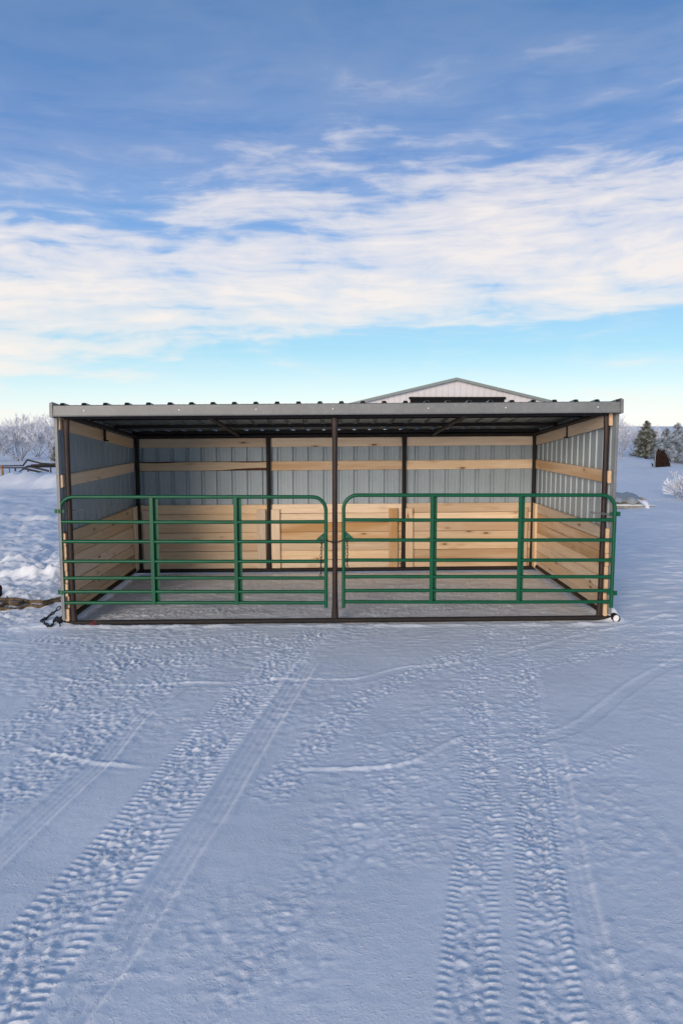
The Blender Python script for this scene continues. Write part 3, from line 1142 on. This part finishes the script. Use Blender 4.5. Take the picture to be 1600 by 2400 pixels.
def gate(label, xl, xr, ztop, rails, zfoot_l, zfoot_r, stays, hinge_side):
    xl_, xr_ = xl, xr
    gt = thing('field_gate', label, 'gate', (xl if hinge_side < 0 else xr, GY0, zfoot_l), group='green tube gates across the shelter front')
    O = Vector(gt.location)

    def P(x, z, y=0.0):
        return Vector((x, GY0 + y, z)) - O
    r = 0.15
    # bent outer frame
    pts = [P(xl_, zfoot_l), P(xl_, ztop - r)]
    for k in range(1, 9):
        an = math.pi - k * math.pi / 16
        pts.append(P(xl_ + r + math.cos(an) * r, ztop - r + math.sin(an) * r))
    for k in range(0, 9):
        an = math.pi / 2 - k * math.pi / 16
        pts.append(P(xr_ - r + math.cos(an) * r, ztop - r + math.sin(an) * r))
    pts.append(P(xr_, zfoot_r))
    mb = MB(); mb.tube(pts, TR, 14)
    smooth_by_angle(mb.build('frame_tube', M['gate'], gt), 50)
    for z in rails:
        mb = MB()
        sag = rng.uniform(-0.004, 0.002)
        q = [P(xl_ + TR * 0.8, z), P((xl_ * 2 + xr_) / 3, z + sag), P((xl_ + 2 * xr_) / 3, z + sag), P(xr_ - TR * 0.8, z)]
        mb.tube(q, TR * 0.97, 12)
        smooth_by_angle(mb.build('rail', M['gate'], gt), 50)
        # weld beads where the rail meets the uprights
    for x in stays:
        mb = MB()
        z0, z1 = rails[-1] - TR * 0.9, ztop - TR * 0.3
        a = P(x, 0).x
        b0, b1 = P(0, z0).z, P(0, z1).z
        # open channel: front flange on the left, web through the rails, rear flange on the right
        mb.box(a - 0.036, a + 0.002, -TR - 0.0075, -TR - 0.0035, b0, b1)
        mb.box(a - 0.0015, a + 0.0025, -TR - 0.0035, TR + 0.0035, b0, b1)
        mb.box(a - 0.001, a + 0.046, TR + 0.0035, TR + 0.0075, b0, b1)
        st = mb.build('stay', M['gate'], gt)
        for z in rails[::2]:
            m2 = MB(); c = P(x - 0.018, z)
            m2.tube([(c.x, -TR - 0.007, c.z), (c.x, -TR - 0.011, c.z)], 0.005, 6)
            m2.build('weld', M['gate'], st)
    # hinges: clamp strap, lug and eye bolt through the post
    hx = xl_ if hinge_side < 0 else xr_
    postx = -XP if hinge_side < 0 else XP
    for hz, bolt in ((HZ[0], True), (HZ[1], False)):
        c = P(hx, hz)
        mb = MB()
        s = hinge_side
        mb.tube([(c.x, 0, c.z - 0.022), (c.x, 0, c.z + 0.022)], TR + 0.006, 14)
        mb.box(min(c.x + s * 0.02, c.x + s * 0.058), max(c.x + s * 0.02, c.x + s * 0.058), -0.012, 0.012, c.z - 0.024, c.z + 0.024)
        mb.box(min(c.x - s * 0.02, c.x - s * 0.052), max(c.x - s * 0.02, c.x - s * 0.052), -0.010, 0.010, c.z - 0.016, c.z + 0.016)
        h = mb.build('hinge', M['gate'], gt)
        mb = MB()
        mb.tube([(c.x + s * 0.042, -0.018, c.z), (c.x + s * 0.042, -0.012, c.z)], 0.009, 6)
        mb.build('hinge_bolt', M['gate'], h)
        mb = MB()
        e = Vector((postx, 0.0, hz)) - O
        if bolt:
            mb.tube([(c.x - s * 0.045, 0.0, c.z), (e.x, 0.06, c.z), (e.x - s * 0.13, 0.16, c.z + 0.004)], 0.0055, 6)
            if s > 0:
                mb.tube([(c.x - s * 0.045, 0.0, c.z - 0.016), (e.x, 0.06, c.z - 0.014), (e.x - s * 0.13, 0.16, c.z - 0.010)], 0.0045, 6)
        else:
            mb.tube([(c.x - s * 0.045, 0.0, c.z), (e.x, 0.06, c.z)], 0.0055, 6)
        mb.build('eye_bolt', M['bolt'], h)
    # corner plate that takes the chain, on the free upright above the third rail
    fx = xr_ if hinge_side < 0 else xl_
    s = hinge_side
    z0 = rails[1]
    mb = MB()
    tri = [(fx + s * TR * 0.7, z0 + 0.002), (fx + s * 0.112, z0 + 0.012), (fx + s * 0.100, z0 + 0.030), (fx + s * 0.040, z0 + 0.084), (fx + s * TR * 0.7, z0 + 0.100)]
    tri = [(p - O.x, q - O.z) for p, q in tri]
    mb.prism(tri, 'y', -0.004, 0.003)
    pl = mb.build('chain_plate', M['gate'], gt)
    for du, dzz in ((0.034, 0.034), (0.050, 0.050)):
        mb = MB()
        cx, cz = fx + s * du - O.x, z0 + dzz - O.z
        mb.tube([(cx, -0.0045, cz), (cx, -0.008, cz)], 0.006, 8)
        mb.build('rivet', M['bolt'], pl)
    return gt


def rz(py, px=160):
    return on_y(px, py, GY0).z


HZ = [rz(1198), rz(1388)]
railsL = [rz(v) for v in (1222.9, 1269.3, 1315.7, 1355, 1387, 1413)]
XL0, XL1 = on_y(141.5, 1222, GY0).x, on_y(763.5, 1222, GY0).x
gL = gate('left green tube gate hung on the post beside the tow chain', XL0, XL1, rz(1164.6), railsL, rz(1425), rz(1424),
          [on_y(361, 1270, GY0).x, on_y(556.5, 1270, GY0).x], -1)
railsR = [rz(v) for v in (1218.5, 1265.7, 1312.7, 1352, 1384.5, 1410.5)]
XR0, XR1 = on_y(805, 1222, GY0).x, on_y(1439.5, 1222, GY0).x
HZ = [rz(1204.5), rz(1390)]
gR = gate('right green tube gate hung on the post above the open pipe end', XR0, XR1, rz(1160.5), railsR, rz(1424), rz(1424),
          [on_y(1014, 1270, GY0).x, on_y(1219, 1270, GY0).x], 1)

# chains of the gates
mb = chain_mesh([(on_y(753.5, 1266, GY0 - 0.02)), (on_y(753.5, 1283, GY0 - 0.03)), (on_y(752, 1318, GY0 - 0.03)), (on_y(751.5, 1353, GY0 - 0.03))])
c1 = mb.build('gate_chain', M['chain'], smooth=True)
tag(c1, 'thin dark chain hanging from the corner plate of the left gate', 'chain', 'chains on the gates')
mb = chain_mesh([(on_y(813, 1262, GY0 - 0.02)), (on_y(813.5, 1280, GY0 - 0.03)), (on_y(813.5, 1310, GY0 - 0.03)), (on_y(813.5, 1339, GY0 - 0.03))])
c2 = mb.build('gate_chain', M['chain'], smooth=True)
tag(c2, 'thin dark chain hanging from the corner plate of the right gate', 'chain', 'chains on the gates')
za = rz(1266)
mb = chain_mesh([(XL1 - 0.005, GY0 - 0.027, za + 0.006), (XL1 + 0.035, GY0 - 0.02, za - 0.012), (-0.06, -0.045, za - 0.028), (-0.02, -0.047, za - 0.032), (0.02, -0.045, za - 0.022), (XR0 - 0.035, GY0 - 0.02, za - 0.010), (XR0 + 0.004, GY0 - 0.027, za + 0.012)], 0.038, 0.019)
c3 = mb.build('gate_chain', M['chain'], smooth=True)
tag(c3, 'short dark chain looped round the middle post, tying both gates together', 'chain', 'chains on the gates')

# tow chain lying on the snow at the left front corner
pp = [(142, 1424), (133, 1433), (122, 1441), (110, 1450), (99, 1456), (97, 1460), (106, 1462), (116, 1463.5), (123, 1460), (129, 1455), (135, 1454), (141, 1460)]
pts = []
for k, (u, v) in enumerate(pp):
    q = on_ground(u, v)
    if k < 3:
        q = on_y(u, v, -0.03 - 0.03 * k)
    pts.append(q + Vector((0, 0, 0.012)))
tc_ = chain_mesh(pts, 0.062, 0.034, 0.0062, 6).build('tow_chain', M['tow_chain'], smooth=True)
tag(tc_, 'heavy blue black tow chain lying in the snow at the left front corner', 'chain')


# branches at the left edge
def limb(name, px, rad, label, h=0.02, knots=()):
    P = []
    for (u, v) in px:
        q = on_ground(u, v + 4)
        P.append(q + Vector((0, 0, h)))
    c = catmull([tuple(p) for p in P], 6)
    n = len(c)
    r = []
    rr = random.Random(hash(label) % 1000 if False else len(label))
    for i in range(n):
        t = i / (n - 1)
        r.append((rad[0] * (1 - t) + rad[1] * t) * (1 + rr.uniform(-0.12, 0.12)))
    mb = MB(); mb.tube([Vector(p) for p in c], r, 9)
    for i in range(9, n - 3, 19):
        d = Vector((rr.uniform(-0.3, 0.3), rr.uniform(-0.6, 0.2), 1)).normalized()
        mb.tube([Vector(c[i]), Vector(c[i]) + d * r[i] * 1.9], [r[i] * 0.5, r[i] * 0.3], 6)
    return tag(mb.build(name, M['branch'], smooth=True), label, 'branch', 'brown branches lying by the shelter corner')


limb('fallen_branch', [(-60, 1404), (0, 1405), (35, 1404), (66, 1405), (85, 1409), (100, 1410), (125, 1405), (142, 1402)], (0.026, 0.016), 'upper brown branch lying in the snow with its tip touching the left gate')
limb('fallen_branch', [(-70, 1428), (-10, 1426), (20, 1420), (40, 1417), (55, 1412), (66, 1406)], (0.030, 0.022), 'forked golden brown branch crossing between two others at the left edge', 0.03)
limb('fallen_branch', [(-60, 1432), (10, 1424), (40, 1423), (68, 1421), (90, 1421), (105, 1416), (122, 1410), (142, 1407)], (0.022, 0.018), 'lower brown branch lying in the snow with its tip touching the left gate')
# dark red-brown stump end at the very edge
q = on_ground(-4, 1402)
mb = MB(); mb.tube([q + Vector((0, 0, -0.05)), q + Vector((0.0, 0, 0.05)), q + Vector((0.012, 0, 0.10)), q + Vector((0.01, 0.01, 0.125))], [0.055, 0.050, 0.044, 0.03], 10)
tag(mb.build('wooden_stump', M['brush'], smooth=True), 'dark reddish stump at the left edge behind the branches', 'stump')


# ------------------------------------------------------------------ barn behind
BY = 47.0                                  # gable wall distance
kb = on_y(1068, 886, BY)
BXC, BZR = kb.x, kb.z
SLOPE = 0.236
HALF = 9.6
zg = gh(BXC, BY) - 0.3
eave = BZR - SLOPE * HALF
barn = thing('barn', 'large pale steel barn whose gable rises behind the shelter roof', 'barn', (BXC, BY, zg))
pw = 0.43
x = -HALF
while x < HALF - 0.01:
    x1 = min(x + pw, HALF)
    zt0 = BZR - SLOPE * abs(x) - zg - 0.16
    zt1 = BZR - SLOPE * abs(x1) - zg - 0.16
    mb = MB()
    def wallp(u, y0, y1, u0, u1):
        pass
    # flat pan plus a raised rib along its left edge
    a, b = x + 0.0, x1 - 0.004
    def zt(u):
        return BZR - SLOPE * abs(u) - zg - 0.16
    mid = [(a, 0), (b, 0)]
    if a < 0 < b:
        poly = [(a, 0), (b, 0), (b, zt(b)), (0, zt(0)), (a, zt(a))]
    else:
        poly = [(a, 0), (b, 0), (b, zt(b)), (a, zt(a))]
    mb.prism(poly, 'y', 0.0, 0.05)
    wp = mb.build('wall_panel', M['barn'], barn)
    mb = MB()
    mb.prism([(a + 0.005, 0.0), (a + 0.03, -0.028), (a + 0.055, -0.028), (a + 0.08, 0.0)], 'z', 0.0, zt(a + 0.04) - 0.012)
    mb.build('rib', M['barn'], wp)
    x += pw
DEP = 24.0
for s in (-1, 1):
    mb = MB()
    ov = HALF + 0.35
    zz = lambda u: BZR - SLOPE * abs(u) - zg
    poly = [(0, zz(0)), (s * ov, zz(ov)), (s * ov, zz(ov) - 0.12), (0, zz(0) - 0.12)]
    mb.prism(poly, 'y', -0.30, DEP)
    mb.build('roof', M['barn_roof'], barn)
    mb = MB()
    poly = [(0, zz(0) + 0.03), (s * (ov + .05), zz(ov + .05) + 0.03), (s * (ov + .05), zz(ov + .05) - 0.17), (0, zz(0) - 0.17)]
    mb.prism(poly, 'y', -0.37, -0.302)
    mb.build('gable_trim', M['barn_trim'], barn)
    mb = MB()
    X = s * HALF
    mb.box(min(X, X - s * 0.06), max(X, X - s * 0.06), 0.052, DEP - 0.1, 0, eave - zg - 0.16)
    mb.build('side_wall', M['barn'], barn)
mb = MB(); mb.box(-HALF + 0.07, HALF - 0.07, DEP - 0.1, DEP, 0, eave - zg - 0.2); mb.build('rear_wall', M['barn'], barn)
d0, d1, dt = on_y(961, 932, BY - 0.1), on_y(1181, 932, BY - 0.1), 0
mb = MB(); mb.box(d0.x - BXC, d1.x - BXC, -0.14, -0.032, 0.05, d0.z - zg); dr = mb.build('sliding_door', M['barn_door'], barn)
mb = MB(); mb.box(d0.x - BXC - 0.1, d1.x - BXC + 0.1, -0.20, -0.142, d0.z - zg - 0.1, d0.z - zg + 0.06); mb.build('door_track', M['barn_door'], barn)


# ------------------------------------------------------------------ frosted shrubs and trees
def grow(mbS, mbT, p, d, L, r, depth, rr, spread, bend):
    """recursive branching; thick wood to mbS, twigs to mbT"""
    nseg = 3
    pts, rad = [p.copy()], [r]
    q, dd = p.copy(), d.copy()
    for k in range(nseg):
        dd = (dd + Vector((rr.gauss(0, bend), rr.gauss(0, bend), rr.gauss(0, bend) + 0.04))).normalized()
        q = q + dd * (L / nseg)
        pts.append(q.copy())
        rad.append(r * (1 - 0.42 * (k + 1) / nseg))
    (mbS if depth >= 3 else mbT).tube(pts, rad, 5 if depth >= 3 else 3, cap=False)
    if depth == 0:
        return
    kids = rr.choice((2, 3, 3)) if depth > 1 else 3
    for c in range(kids):
        t = rr.uniform(0.35, 1.0) if c else 1.0
        i = min(int(t * nseg), nseg - 1)
        bp = pts[i].lerp(pts[i + 1], t * nseg - i)
        ax = Vector((rr.gauss(0, 1), rr.gauss(0, 1), rr.gauss(0, 0.6)))
        nd = (dd + ax.normalized() * spread * rr.uniform(0.5, 1.2)).normalized()
        grow(mbS, mbT, bp, nd, L * rr.uniform(0.62, 0.82), max(rad[-1] * rr.uniform(0.6, 0.85), 0.006), depth - 1, rr, spread, bend)


def bush(px, py_base, py_top, label, seed, stems=10, depth=5, lean=0.75, group=None, twig=0.008):
    b = on_ground(px, py_base)
    topz = on_y(px, py_top, b.y).z
    H = topz - b.z
    rr = random.Random(seed)
    t = thing('frosted_bush', label, 'bush', b, group=group)
    mbS, mbT = MB(), MB()
    for k in range(stems):
        an = 2 * math.pi * (k + rr.random() * 0.7) / stems
        tilt = lean * rr.uniform(0.15, 1.0)
        d = Vector((math.cos(an) * tilt, math.sin(an) * tilt, 1)).normalized()
        grow(mbS, mbT, Vector((rr.gauss(0, 0.05), rr.gauss(0, 0.05), -0.1)), d, H * rr.uniform(0.27, 0.36), 0.022 * H / 2.5, depth, rr, 0.42, 0.10)
    # fit height
    mz = max(v[2] for v in mbT.v)
    k = H / mz
    for m in (mbS, mbT):
        m.v = [(x * k, y * k, z * k) for x, y, z in m.v]
    s1 = mbS.build('trunk', M['bush_stem'], t)
    s2 = mbT.build('crown', M['bush_twig'], t)
    return t


GB = 'frosted bare shrubs around the yard'
bush(46, 1081, 964, 'tall white frosted bush fanning out above the black pipe heap', 3, 17, 6, 1.15, GB)
bush(124, 1080, 960, 'white frosted bush half hidden by the left shelter wall', 5, 13, 6, 0.95, GB)
bush(-34, 1084, 985, 'frosted bush cut off by the left picture edge', 8, 14, 6, 1.0, GB)
bush(88, 1072, 978, 'white frosted bush standing between the two tall ones on the left', 9, 12, 6, 1.0, GB)
bush(12, 1068, 990, 'low frosted bush far behind the orange brown post', 10, 15, 5, 1.1, GB)
bush(1484, 1064, 996, 'pale frosted bush just left of the dark pine', 41, 14, 5, 0.9, GB)
bush(1538, 1062, 992, 'pale frosted bush standing behind the pine and the first spruce', 42, 14, 5, 0.9, GB)
bush(1458, 1072, 968, 'white frosted bare tree just right of the shelter wall', 12, 10, 6, 0.62, GB)
bush(1604, 1174, 1100, 'small grey frosted shrub on the snow at the right edge', 21, 14, 5, 1.1, GB)


def needles(mb, a, d, L, r, n, rr, nl):
    """bottle-brush shoot: short flat needles around an axis"""
    d = d.normalized()
    up = Vector((0, 0, 1)) if abs(d.z) < 0.9 else Vector((1, 0, 0))
    u = d.cross(up).normalized()
    w = d.cross(u)
    for k in range(n):
        t = (k + rr.random()) / n
        an = rr.random() * 6.283
        c = a + d * (L * t)
        o = (u * math.cos(an) + w * math.sin(an))
        tip = c + (o * 0.75 + d * 0.65) * nl * rr.uniform(0.75, 1.2)
        sd = d.cross(o).normalized() * r
        i = len(mb.v)
        mb.v += [tuple(c - sd), tuple(c + sd), tuple(tip + sd * 0.5), tuple(tip - sd * 0.5)]
        mb.f.append((i, i + 1, i + 2, i + 3))
        mb.m.append(0)


def conifer(name, px, py_base, py_top, width, label, seed, mat, cat, nl=0.09, up=0.5, rows=9, per=7, group=None):
    b = on_ground(px, py_base)
    H = on_y(px, py_top, b.y).z - b.z
    rr = random.Random(seed)
    t = thing(name, label, cat, b, group=group)
    mb = MB(); mb.tube([(0, 0, -0.2), (0.01, 0, H * 0.5), (0, 0, H * 0.96)], [0.035 * H, 0.02 * H, 0.005 * H], 7)
    mbN = MB()
    for k in range(rows):
        f = k / (rows - 1)
        z = H * (0.06 + 0.86 * f)
        Lr = width * (1 - f) ** 0.8 * rr.uniform(0.85, 1.1) + 0.10 * width
        for j in range(per if f < 0.8 else 5):
            an = 2 * math.pi * (j + rr.random()) / per
            d = Vector((math.cos(an), math.sin(an), up * (0.25 + 0.9 * f) + rr.uniform(-0.12, 0.12))).normalized()
            L = Lr * rr.uniform(0.7, 1.1)
            a = Vector((0, 0, z + rr.uniform(-0.04, 0.04) * H))
            mb.tube([a, a + d * L * 0.5, a + d * L * 0.92], [0.012 * H, 0.007 * H, 0.003 * H], 4)
            needles(mbN, a + d * L * 0.25, d, L * 0.78, 0.010, int(34 * L / width) + 12, rr, nl)
            for m in range(4):
                q = a + d * L * rr.uniform(0.35, 0.95)
                d2 = (d + Vector((rr.gauss(0, .55), rr.gauss(0, .55), rr.uniform(0.0, 0.9)))).normalized()
                needles(mbN, q, d2, L * 0.30, 0.010, 15, rr, nl)
    needles(mbN, Vector((0, 0, H * 0.86)), Vector((0, 0, 1)), H * 0.12, 0.010, 34, rr, nl)
    mb.build('trunk', M['pine_bark'], t)
    mbN.build('crown', mat, t)
    return t


conifer('pine_tree', 1513, 1076, 989, 0.92, 'small dark green pine dusted with frost right of the shelter', 4, M['pine_needle'], 'pine', 0.17, 0.6, 11, 11)
GS = 'frost covered spruces at the right edge'
conifer('spruce_tree', 1558, 1086, 1004, 0.62, 'short frosty blue spruce next to the dark pine', 14, M['spruce_needle'], 'spruce', 0.15, 0.25, 11, 10, GS)
conifer('spruce_tree', 1585, 1085, 990, 0.72, 'taller frosty blue spruce with a rounded dark tip', 15, M['spruce_needle'], 'spruce', 0.16, 0.25, 12, 10, GS)
conifer('spruce_tree', 1612, 1087, 1000, 0.75, 'frosty blue spruce cut off by the right picture edge', 16, M['spruce_needle'], 'spruce', 0.16, 0.25, 12, 10, GS)
conifer('pine_tree', 139, 1083, 1030, 0.55, 'frosted pine twigs peeping out beside the left shelter wall', 31, M['pine_needle'], 'pine', 0.13, 0.5, 6, 6)

# dead brown brush and post by the spruces
b = on_ground(1552, 1097)
rr = random.Random(77)
t = thing('brush_heap', 'dark brown heap of dead brush in front of the frosty spruces', 'brush heap', b)
mb = MB()
for k in range(190):
    u = rr.uniform(-1, 1)
    hgt = 1.0 if u < 0.1 else 1.0 - 0.42 * (u - 0.1)
    q = Vector((0.33 * u + rr.gauss(0, 0.05), rr.gauss(0, 0.15), rr.uniform(-0.05, 0.45 if abs(u) < 0.35 else 0.05)))
    top = Vector((0.24 * u - 0.06 + rr.gauss(0, 0.06), rr.gauss(0, 0.10), hgt * rr.uniform(0.72, 1.05)))
    mb.tube([q, (q + top) / 2 + Vector((0.05 * u + rr.gauss(0, .05), rr.gauss(0, .05), 0.04)), top], [0.020, 0.018, 0.008], 4)
mb.build('sticks', M['brush'], t)
b = on_ground(1534, 1091)
mb = MB(); mb.tube([b + Vector((0, 0, -0.2)), b + Vector((0, 0, 0.6)), b + Vector((0.01, 0, 0.95))], [0.035, 0.034, 0.032], 8)
tag(mb.build('fence_post', M['grey_post'], smooth=True), 'slim grey post standing against the dark brush heap', 'post')
b = on_ground(1528, 1092)
mb = MB(); mb.tube([b + Vector((0.03, 0, -0.05)), b + Vector((0.0, 0, 0.12)), b + Vector((-0.06, 0, 0.17))], [0.04, 0.035, 0.02], 7)
tag(mb.build('pipe_stub', M['black_pipe'], smooth=True), 'short bent black stub poking from the snow left of the grey post', 'stub')

# lumber pile under a tarpaulin
LB = on_ground(1488, 1191)
LY = LB.y
lp = thing('lumber_pile', 'low pile of snow dusted boards right of the shelter', 'lumber pile', LB)
rr = random.Random(5)


def rel(px, py, Y=None):
    return on_y(px, py, LY if Y is None else Y) - LB


lay = [(1395, 1527, 1191, 1187), (1390, 1508, 1185, 1180), (1395, 1510, 1178, 1172)]
for (xa, xb, yb_, yt) in lay:
    for k in range(3):
        z0, z1 = rel(1488, yb_).z, rel(1488, yt).z
        x0, x1 = rel(xa, yb_).x + rr.uniform(-.05, .05), rel(xb, yb_).x + rr.uniform(-0.12, 0.02)
        mb = MB(); mb.box(x0, x1, 0.02 + k * 0.27, 0.25 + k * 0.27, z0, z1 - 0.004)
        mb.build('board', M['grey_wood'], lp)
mb = MB(); mb.box(rel(1500, 1180).x, rel(1524, 1180).x, 0.3, 0.45, rel(0, 1177.5).z, rel(0, 1172.5).z); mb.build('board', M['grey_wood'], lp)
mb = MB(); mb.box(rel(1500, 1180).x, rel(1519, 1180).x, 0.35, 0.45, rel(0, 1171.8).z, rel(0, 1169).z); mb.build('board', M['grey_wood'], lp)
a, c = rel(1430, 1184), rel(1535.5, 1184.5)
mb = MB(); mb.tube([(a.x, -0.02, a.z), (c.x, 0.02, c.z)], 0.028, 10)
wp = mb.build('plastic_pipe', M['white_pipe'], smooth=True, loc=LB)
tag(wp, 'white plastic pipe sticking out of the lumber pile', 'pipe')
# tarpaulin
NXT, NYT = 22, 9
vs, fs = [], []
xA, xB = rel(1400, 1170).x, rel(1504, 1170).x
zt0, zt1 = rel(1445, 1157).z, rel(1503, 1162).z
zb = rel(1480, 1176).z
for j in range(NYT):
    v = j / (NYT - 1)
    for i in range(NXT):
        u = i / (NXT - 1)
        x = xA + (xB - xA) * u
        zt = zt0 + (zt1 - zt0) * u
        if v < 0.4:
            y = -0.05 - 0.05 * math.sin(u * 17)
            z = zb + (zt - 0.08 - zb) * (v / 0.4) - 0.05 * max(0, math.sin(u * 9 + 1)) * (1 - v / 0.4)
            y += 0.10 * (v / 0.4)
        else:
            y = 0.05 + 0.85 * (v - 0.4) / 0.6
            z = zt - 0.08 + 0.08 * math.sin((v - 0.4) / 0.6 * math.pi * 0.5) + 0.0
        z += 0.018 * math.sin(u * 23 + v * 5) + rr.uniform(-0.008, 0.008)
        vs.append((x, y, z))
for j in range(NYT - 1):
    for i in range(NXT - 1):
        k = j * NXT + i
        fs.append((k, k + 1, k + NXT + 1, k + NXT))
mb = MB(); mb._add(vs, fs)
tp = mb.build('tarpaulin', M['tarp'], smooth=True, loc=LB)
sol = tp.modifiers.new('thickness', 'SOLIDIFY'); sol.thickness = 0.006
tag(tp, 'crumpled grey tarpaulin spread over the lumber pile', 'tarpaulin')
# white wrap hanging off the end
vs, fs = [], []
for i, (px, py, hw, yy) in enumerate([(1499, 1171, 10, -0.06), (1507, 1177, 7, -0.10), (1511, 1184, 5, -0.12), (1512, 1191, 5, -0.13), (1515, 1198, 8, -0.16)]):
    c = rel(px, py)
    for s in (-1, -0.3, 0.4, 1):
        vs.append((c.x + s * hw / 92.0, yy + 0.02 * math.cos(s * 3), c.z + rr.uniform(-.01, .01)))
for i in range(4):
    for k in range(3):
        fs.append((i * 4 + k, i * 4 + k + 1, i * 4 + 5 + k, i * 4 + 4 + k))
mb = MB(); mb._add(vs, fs)
wr = mb.build('plastic_wrap', M['plastic'], smooth=True, loc=LB)
sol = wr.modifiers.new('thickness', 'SOLIDIFY'); sol.thickness = 0.006
tag(wr, 'strip of white plastic hanging off the end of the lumber pile', 'plastic')

# black pipe heap beyond the left snow bank
PY = 24.0


def pl(px, py, Y=PY):
    return on_y(px, py, Y)


def rod(name, a, b, r, label, cat='pipe', group='black pipes heaped behind the snow bank', mat='black_pipe', n=8):
    mb = MB(); mb.tube([a, b], r, n)
    return tag(mb.build(name, M[mat], smooth=False), label, cat, group)


base = pl(30, 1105)
base.z = gh(base.x, PY)
rk = thing('pipe_rack', 'long black pipe rack on thin legs beside the orange brown post', 'rack', base)


def rr_(px, py, Y=PY):
    return pl(px, py, Y) - base


for (a, b) in (((-60, 1093), (56, 1091)), ((-60, 1096.5), (62, 1096))):
    mb = MB(); mb.tube([rr_(*a), rr_(*b)], 0.028, 8); mb.build('rail', M['black_pipe'], rk)
for (x, w) in ((22, 0.018), (35.5, 0.034), (-30, 0.03)):
    t0 = rr_(x, 1096)
    mb = MB(); mb.tube([t0, (t0.x + 0.01, 0, gh(t0.x + base.x, PY) - base.z - 0.05)], w, 8); mb.build('leg', M['black_pipe'], rk)
L = [((53, 1092), (65, 1077), 0.035, 'grey black pipe rising steeply to the top of the heap'),
     ((65, 1078), (105, 1088), 0.034, 'black pipe sloping down from the top of the heap'),
     ((53, 1097), (109, 1110), 0.044, 'lowest black pipe slanting into the snow bank'),
     ((65, 1092), (115, 1104), 0.042, 'black pipe slanting just above the lowest one'),
     ((72, 1091), (150, 1087), 0.050, 'thick black pipe lying across the heap towards the shelter'),
     ((60, 1094), (150, 1093), 0.040, 'black pipe lying level under the thick one'),
     ((100, 1086), (150, 1090), 0.030, 'thin black pipe on top of the heap near the shelter'),
     ((41, 1108), (57, 1098), 0.028, 'short black pipe leaning at the left foot of the heap'),
     ((63, 1107), (69, 1101), 0.026, 'shortest black pipe stub at the foot of the heap')]
for k, (a, b, r, lab) in enumerate(L):
    rod('steel_pipe', pl(*a, PY - 0.5 + 0.12 * k), pl(*b, PY - 0.5 + 0.12 * k), r, lab)
for (x, y1, lab) in ((118.5, 1103, 'black upright prop under the right end of the pipe heap'), ):
    a = pl(x, 1090, PY)
    rod('prop_post', a, Vector((a.x, a.y, gh(a.x, a.y) - 0.05)), 0.03, lab, 'post')
a = pl(4, 1090, 21.0); b = pl(8.5, 1132, 21.0)
b.z = min(b.z, gh(b.x, 21.0)) - 0.05
rod('wooden_post', b, a, 0.045, 'leaning orange brown wooden post at the left edge', 'post', None, 'post_wood', 10)
